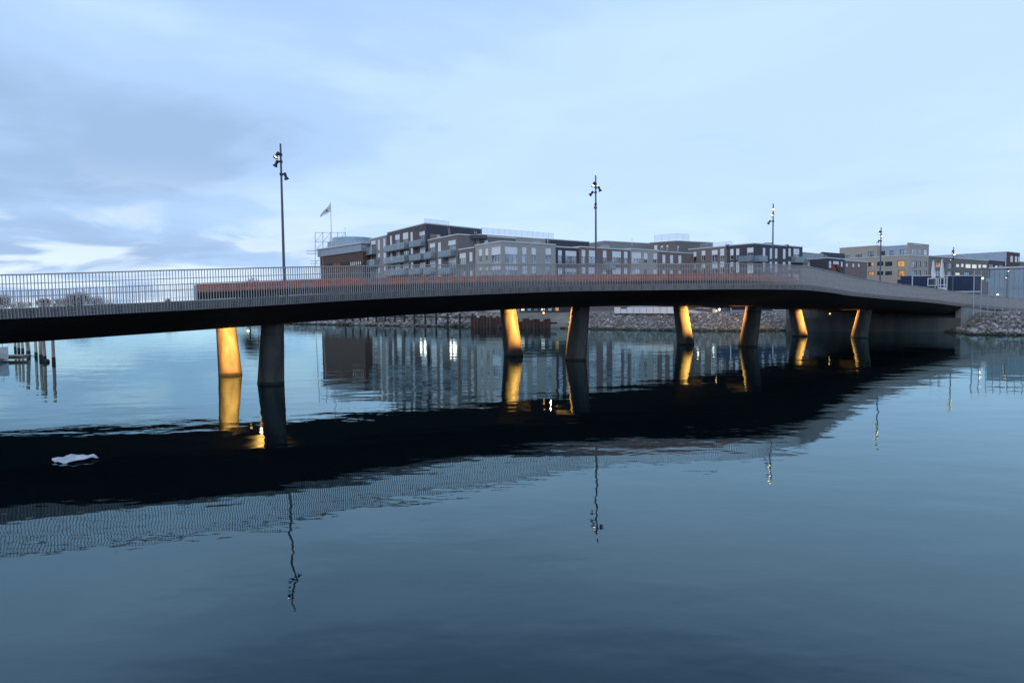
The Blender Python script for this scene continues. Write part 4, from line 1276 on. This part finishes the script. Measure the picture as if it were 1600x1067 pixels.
hull(None, 4.4, 1.5, .5, M_COPE, e)
m = MB(); m.box((-.5, 0, .78), (1.5, 1.1, .45)); m.build('cabin', mat('dark_boat_cover', (.12, .09, .09), .8, 0, .2, 3), e)
m = MB(); m.box((-1.6, 0, .8), (.5, 1.0, .5)); m.build('engine_box', M_WHITE, e)
# red tail light on a parked trailer
tp_ = at(1101, 482.5, 97)
e = empty('parked_trailer', Vector((tp_.x, tp_.y, LAND_Z))); tag(e, 'dark trailer with a red tail light above the stranded boat', 'trailer')
m = MB(); m.box((0, .9, .85), (1.6, 1.5, .8)); m.build('box', M_GREY, e)
m = MB(); m.box((0, .9, .35), (1.7, 1.6, .08)); m.build('chassis', M_DARK, e)
for sg in (-.75, .75):
    m = MB(); m.tube([(sg - .07, .9, .28), (sg + .07, .9, .28)], .28, 14); m.build('wheel', M_DARK, e)
m = MB(); m.box((0.0, .13, tp_.z - LAND_Z), (.26, .04, .12)); m.build('tail_light', mat('tail_light', (.4, .02, .02), .4, 0, 0, emit=(1, .06, .05), estr=5), e)
# rusty sheet piling
sA, sB = P2d(741, 505, 107.5), P2d(869, 505, 98.5)
e = empty('sheet_pile_wall', Vector((sA.x, sA.y, 0))); tag(e, 'rusty corrugated sheet pile wall at the water between the first and second piers', 'wall')
sd_ = (sB - sA).normalized(); sn_ = Vector((sd_.y, -sd_.x, 0)); ns = int((sB - sA).length / .62)
pm = MB()
pm.add([(0, 0, -1), (.12, -.16, -1), (.42, -.16, -1), (.54, 0, -1), (.62, 0, -1), (0, 0, 2.0), (.12, -.16, 2.0), (.42, -.16, 2.0), (.54, 0, 2.0), (.62, 0, 2.0)], [(i, i + 1, i + 6, i + 5) for i in range(4)])
pmm = pm.mesh('pile_panel'); pmm.materials.append(M_RUST)
for i in range(ns):
    o = link('pile_panel', pmm, None, e)
    o.location = sd_ * (i * .62) + sn_ * .9
    o.rotation_euler = (0, 0, math.atan2(sd_.y, sd_.x))
    o.scale = (1, 1, random.uniform(.5, .8) if i > 9 else random.uniform(.75, .98))
m = MB(e.location); m.obox((sA + sB) / 2 + sn_ * .2 + Vector((0, 0, .8)), (sB - sA) / 2, sn_ * .5, (0, 0, .12)); m.build('cap_beam', M_RUST, e)
# timber fender piles with a walkway beam on the far bank
fpx = [540, 551, 563, 575, 588, 602, 617, 632, 647.5, 664.5, 681.5, 699.5, 718.5, 738.5]
for i, x in enumerate(fpx):
    D_ = 128 - (x - 540) / 198 * 21.0
    p = P2d(x, 503, D_)
    m = MB(); m.tube([(0, 0, -1.5), (0, 0, .25), (0, 0, 2.1), (0, 0, 2.16)], [.17, .17, .16, .12], 8)
    o = m.build('fender_pile', mat('dark_fender_wood', (.03, .028, .026), .9, 0, .25, 4), None, loc=p)
    tag(o, ORD[i] + ' dark timber fender pile from the left before the far rock bank', 'pile', 'fender piles along the far bank')
ba, bb_ = P2d(602, 500, 121.6), P2d(740, 500, 107.1)
m = MB(ba); m.bar(ba + Vector((0, .25, 1.55)), bb_ + Vector((0, .25, 1.55)), .12, .2)
tag(m.build('fender_beam', mat('dark_fender_wood', (.03, .028, .026)), None, loc=ba), 'dark horizontal beam joining the fender piles', 'beam')
# low pale sheds on the quay, just showing under the girder
for x0, x1, D_, h_, lab in ((640, 700, 122, 1.1, 'low pale quay shed behind the fender piles, left one'), (706, 744, 119, 1.2, 'low pale quay shed behind the fender piles, right one')):
    a, b = P2d(x0, 492, D_ + 3), P2d(x1, 492, D_)
    e = empty('quay_shed', (a + b) / 2 + Vector((0, 0, LAND_Z))); tag(e, lab, 'shed', 'quay sheds')
    W_ = Wall(a, b)
    wbox(W_, e.location, 0, W_.len, LAND_Z - .1, LAND_Z + h_, -3, 0).build('wall', M_GREY, e)
    wbox(W_, e.location, -.2, W_.len + .2, LAND_Z + h_ + .003, LAND_Z + h_ + .15, -3.2, .25).build('roof', M_COPE, e)
    for k in range(3):
        wbox(W_, e.location, W_.len * (k + .3) / 3, W_.len * (k + .7) / 3, LAND_Z + .45, LAND_Z + .9, .003, .04).build('window', M_GLASS, e)

# ------------------------------------------------------------------ mooring piles, boat and buoy at the left
piles = [(84, 566, .17, 0.0, 'rightmost'), (70, 564, .17, -.02, ''), (64, 561, .17, .0, ''), (56.5, 557.5, .16, -.01, ''), (44.5, 555, .22, -.07, 'leaning'), (35.5, 550.5, .16, -.02, ''), (29.5, 549.5, .16, .0, ''), (24, 547.5, .15, .0, '')]
for i, (x, y, r, ln, wd) in enumerate(piles):
    p = on_z(x, y)
    e = empty('mooring_pile', p)
    lab = {'rightmost': 'single pale mooring pile standing apart to the right of the others', 'leaning': 'thick leaning mooring pile in the middle of the row'}.get(wd, 'pale timber mooring pile, ' + ORD[i] + ' from the right in the cluster at left')
    tag(e, lab, 'mooring pile', 'timber mooring piles at left')
    m = MB(); m.tube([(0, 0, -2), (0, 0, .5), (ln * 40 * .05, 0, 2.4), (ln * 40 * .055, 0, 2.62)], [r * .62, r * .62, r * .56, r * .5], 10); m.build('post', M_WOOD, e, smooth=True)
    m = MB(); m.tube([(0, 0, -.1), (0, 0, .28), (0, 0, .36)], [r * .7, r * .68, r * .64], 10); m.build('weed_band', M_TAR, e)
rope = [(56.5, 557.5), (44.5, 555)]
for (a, b), z in zip([((44.5, 555), (56.5, 557.5)), ((56.5, 557.5), (64, 561))], (.3, 1.6)):
    pa, pb = on_z(*a), on_z(*b)
    m = MB(pa); m.tube([pa.lerp(pb, t_) + Vector((0, 0, z - .3 * math.sin(math.pi * t_))) for t_ in [i / 8 for i in range(9)]], .018, 6)
    tag(m.build('mooring_rope', M_TAR, None, loc=pa), 'thin slack rope between mooring piles, ' + ('lower' if z < 1 else 'upper'), 'rope')
bpos = on_z(74, 566)
o = link('buoy', icomesh('buoy', 9, .15, .15, .18, 0, 2), M_TAR, None, bpos + Vector((0, 0, .06)))
tag(o, 'small dark buoy floating beside the mooring piles', 'buoy')
bq = on_z(-50, 566)
e = empty('moored_boat', Vector((bq.x, bq.y, -.15))); e.rotation_euler = (0, 0, .12); tag(e, 'white motor boat whose bow just enters at the left edge', 'boat')
hull(None, 5.2, 1.9, .95, M_WHITE, e)
m = MB(); m.box((-.6, 0, 1.45), (2.4, 1.5, .8)); cb = m.build('cabin', M_WHITE, e)
for k in range(3):
    m = MB(); m.box((-1.4 + .75 * k, -.77, 1.5), (.5, .03, .34)); m.build('window', M_GLASS, cb)
for x in (0.9, 1.7, 2.2):
    m = MB(); m.tube([(x, -.98 + .16 * (x - .9), .95), (x, -.98 + .16 * (x - .9), .45)], .12, 10); m.build('fender', M_DARK, e)
m = MB()
for i in range(5):
    m.bar((.4 + .5 * i, -.75 + .12 * i, 1.05), (.4 + .5 * i, -.75 + .12 * i, 1.6), .03)
m.bar((.4, -.75, 1.6), (2.4, -.27, 1.6), .03); m.build('guard_rail', M_COPE, e)
jp = on_z(18, 562)
m = MB((jp.x, jp.y, 0)); m.box((jp.x, jp.y, .3), (2.2, .8, .1)); m.box((jp.x, jp.y, .16), (2.0, .6, .18))
tag(m.build('floating_jetty', M_WOOD, None, loc=(jp.x, jp.y, 0)), 'small floating jetty between the boat bow and the mooring piles', 'jetty')

# ------------------------------------------------------------------ floating white plastic sheet
fc = on_z(117, 718)
outl = [(-.56, .05), (-.40, -.20), (-.1, -.34), (.20, -.36), (.21, -.20), (.56, .02), (.40, .18), (.16, .30), (-.02, .24), (-.3, .17)]
bm = bmesh.new()
grid = {}
from mathutils.geometry import intersect_point_tri_2d
def inside(x, y):
    c = False; n_ = len(outl)
    for i in range(n_):
        x1, y1 = outl[i]; x2, y2 = outl[(i + 1) % n_]
        if (y1 > y) != (y2 > y) and x < (x2 - x1) * (y - y1) / (y2 - y1) + x1: c = not c
    return c
vs_ = [bm.verts.new((x * 1.0, y * 1.2, 0)) for x, y in outl]
fce = bm.faces.new(vs_)
bmesh.ops.triangulate(bm, faces=bm.faces[:])
for _ in range(3):
    bmesh.ops.subdivide_edges(bm, edges=bm.edges[:], cuts=1, use_grid_fill=True)
rr_ = random.Random(4)
for v in bm.verts:
    d = max(abs(v.co.x) / .56, abs(v.co.y) / .4)
    v.co.z = .03 + .035 * math.sin(v.co.x * 11 + 3 * v.co.y) * math.cos(v.co.y * 13 - v.co.x * 4) + rr_.uniform(-.008, .012) + .05 * max(0, 1 - d)
ret = bmesh.ops.extrude_face_region(bm, geom=bm.faces[:])
for v in [g for g in ret['geom'] if isinstance(g, bmesh.types.BMVert)]: v.co.z += .006
bmesh.ops.recalc_face_normals(bm, faces=bm.faces[:])
me = bpy.data.meshes.new('plastic_sheet'); bm.to_mesh(me); bm.free()
o = link('plastic_sheet', me, mat('white_plastic', (.42, .455, .49), .5, 0, .28, 7), None, fc)
tag(o, 'crumpled white plastic sheet floating in the dark reflection at left', 'plastic sheet')

# ------------------------------------------------------------------ bare trees on the far left shore
M_TWIG = mat('bare_twigs', (.085, .07, .072), .9, 0, .2, .3)
M_EVER = mat('evergreen', (.035, .045, .04), .9, 0, .3, .4)
def tree(label, base, Hh, Wd, bare, seed):
    r = random.Random(seed)
    e = empty('bare_tree' if bare else 'evergreen_tree', base); tag(e, label, 'tree', 'trees on the far left shore')
    m = MB(); m.tube([(0, 0, -.3), (.1, 0, Hh * .25), (0, .1, Hh * .55), (.1, 0, Hh * .9)], [Hh * .03, Hh * .024, Hh * .014, Hh * .004], 7)
    for k in range(9):
        a = r.uniform(0, 6.28); z = Hh * r.uniform(.2, .6); ln = Wd * r.uniform(.3, .5)
        m.tube([(0, 0, z), (math.cos(a) * ln * .6, math.sin(a) * ln * .6, z + ln * .5), (math.cos(a) * ln, math.sin(a) * ln, z + ln * 1.0)], [Hh * .012, Hh * .008, Hh * .003], 5)
    m.build('trunk', M_TWIG, e)
    m = MB()
    nleaf = 2600 if bare else 1400
    cl = [(r.gauss(0, .24) * Wd, r.gauss(0, .24) * Wd, Hh * r.uniform(.3, .85), r.uniform(.12, .26) * Wd) for _ in range(14)]
    for k in range(nleaf):
        cx, cy, cz, cr = r.choice(cl)
        d = Vector((r.gauss(0, 1), r.gauss(0, 1), r.gauss(0, 1))).normalized() * cr * r.random() ** .4
        p = Vector((cx, cy, cz)) + d
        if p.z > Hh: p.z = Hh * r.uniform(.8, 1)
        if bare:
            t_ = (d.normalized() + Vector((0, 0, .9)) + Vector((r.uniform(-.4, .4), r.uniform(-.4, .4), 0))).normalized() * Hh * r.uniform(.06, .14)
            s_ = t_.cross(Vector((r.random(), r.random(), .2))).normalized() * Hh * .0075
            m.add([p - s_, p + s_, p + t_], [(0, 1, 2)])
        else:
            a_ = Vector((r.gauss(0, 1), r.gauss(0, 1), r.gauss(0, 1))).normalized() * Hh * .05; b_ = Vector((r.gauss(0, 1), r.gauss(0, 1), r.gauss(0, 1))).normalized() * Hh * .05
            m.add([p, p + a_, p + b_], [(0, 1, 2)])
    m.build('crown', M_TWIG if bare else M_EVER, e)
tl = [(-14, 462, 310, 11, 1), (4, 461, 300, 10, 1), (19, 467, 305, 9, 1), (34, 472, 320, 7, 1), (66, 464, 300, 6, 0), (75, 466, 310, 6, 0), (92, 466, 305, 9, 1), (104, 467, 310, 9, 1), (116, 458, 315, 8, 1), (128, 455, 310, 9, 1), (150, 463, 315, 9, 1), (172, 472, 320, 6, 1), (205, 474, 330, 6, 1), (262, 465, 320, 4, 0), (270, 470, 325, 5, 1), (388, 434, 200, 7, 1), (417, 437, 190, 7, 1)]
words = ['leafless tree at the left edge behind the railing', 'second leafless tree from the left edge behind the railing', 'third leafless tree from the left edge, a little lower', 'low leafless shrub tree left of the dark evergreens', 'left of the two dark evergreens seen through the railing', 'right of the two dark evergreens seen through the railing', 'broad leafless tree just right of the evergreens', 'broad leafless tree, second right of the evergreens', 'taller pale leafless tree right of the broad ones', 'tallest pale leafless tree seen through the left railing', 'leafless tree right of the tallest pale one', 'low leafless tree in the gap of the left shore', 'very low leafless tree left of the small evergreen', 'small dark evergreen bush alone on the low shore', 'low leafless bush beside the lone small evergreen', 'thin leafless treetop over the bench left of the first lamp post', 'thin leafless treetop over the bench nearest the first lamp post']
for i, ((x, y, D, Wd, bare), lab) in enumerate(zip(tl, words)):
    p = at(x, y, D)
    tree(lab, Vector((p.x, p.y, LAND_Z if D > 250 else 1.9)), max(3, p.z - LAND_Z), Wd, bare, 40 + i)

# ------------------------------------------------------------------ rainwater hoppers at the parapet steps
def hopper(par, x, y, D):
    p = at(x, y, D)
    m = MB(par.location); m.box(p + Vector((0, -.1, 0)), (.75, .5, .55)); m.build('roof_hopper', M_BOLT, par)
hopper(f2, 651, 357, 114.5 * KS); hopper(f10, 1137, 384.5, 145); hopper(f10, 1229, 384.5, 147.5); hopper(f11, 1291.5, 404.5, 158)
def roof_unit(par, x, y, D, wd, ht, material=M_GREY):
    p = at(x, y, D)
    m = MB(par.location); m.box(p, (wd, wd * .7, ht)); m.build('roof_unit', material, par)
roof_unit(f3, 748, 371, 106 * KS, 3.2, .7, BR_DARK); roof_unit(f5, 838, 381, 100 * KS, 1.4, .8); roof_unit(f7, 945, 386.2, 110 * KS, 1.8, .7)
roof_unit(f10, 1200, 382.5, 146, 1.6, .8); roof_unit(f14, 1340, 388, 214, 2.4, .9); roof_unit(f15, 1500, 402.5, 226, 2.5, .9)
for par, x, y0_, y1_, D in ((hall, 539.5, 355, 372, 187), (f9, 987.5, 372, 384, 145), (f5, 856, 374, 383, 124)):
    a, b = at(x, y0_, D), at(x, y1_, D)
    m = MB(par.location); m.bar((b.x, b.y, b.z), (b.x, b.y, a.z), .07); m.bar((b.x - .3, b.y, a.z - .3), (b.x + .3, b.y, a.z - .3), .04); m.build('aerial', M_COPE, par)
# quay cabin behind the sheet piling, windows lit
a, b = P2d(812, 488, 113), P2d(876, 488, 108)
e = empty('quay_cabin', (a + b) / 2 + Vector((0, 0, LAND_Z))); tag(e, 'dark quay cabin with small lit windows behind the rusty sheet piles', 'cabin')
W_ = Wall(a, b)
wbox(W_, e.location, 0, W_.len, LAND_Z - .3, LAND_Z + 2.6, -3, 0).build('wall', mat('cabin_green', (.035, .045, .045), .8, 0, .15, 1), e)
wbox(W_, e.location, -.2, W_.len + .2, LAND_Z + 2.603, LAND_Z + 2.75, -3.2, .3).build('roof', M_DARK, e)
for k in range(6):
    q = wbox(W_, e.location, W_.len * (k + .2) / 6, W_.len * (k + .8) / 6, LAND_Z + .25, LAND_Z + 1.05, .003, .05).build('window', M_FRAMED, e)
    wbox(W_, e.location, W_.len * (k + .26) / 6, W_.len * (k + .74) / 6, LAND_Z + .33, LAND_Z + .97, .052, .06).build('pane', M_LITP if k in (0, 3) else (M_LITW if k == 5 else M_GLASS), q)
# work boat moored at the sheet piling
wb = on_z(801, 512.5)
e = empty('work_boat', Vector((wb.x, wb.y, -.2))); e.rotation_euler = (0, 0, .55); tag(e, 'low dark work boat moored at the rusty sheet piles', 'boat')
hull(None, 5.0, 1.8, .75, mat('boat_hull_dark', (.03, .028, .03), .6, 0, .2, 3), e)
m = MB(); m.box((-.8, 0, 1.15), (1.3, 1.2, .8)); c_ = m.build('wheelhouse', M_GREY, e)
m = MB(); m.box((-.8, -.61, 1.3), (1.0, .03, .35)); m.build('window', M_GLASS, c_)
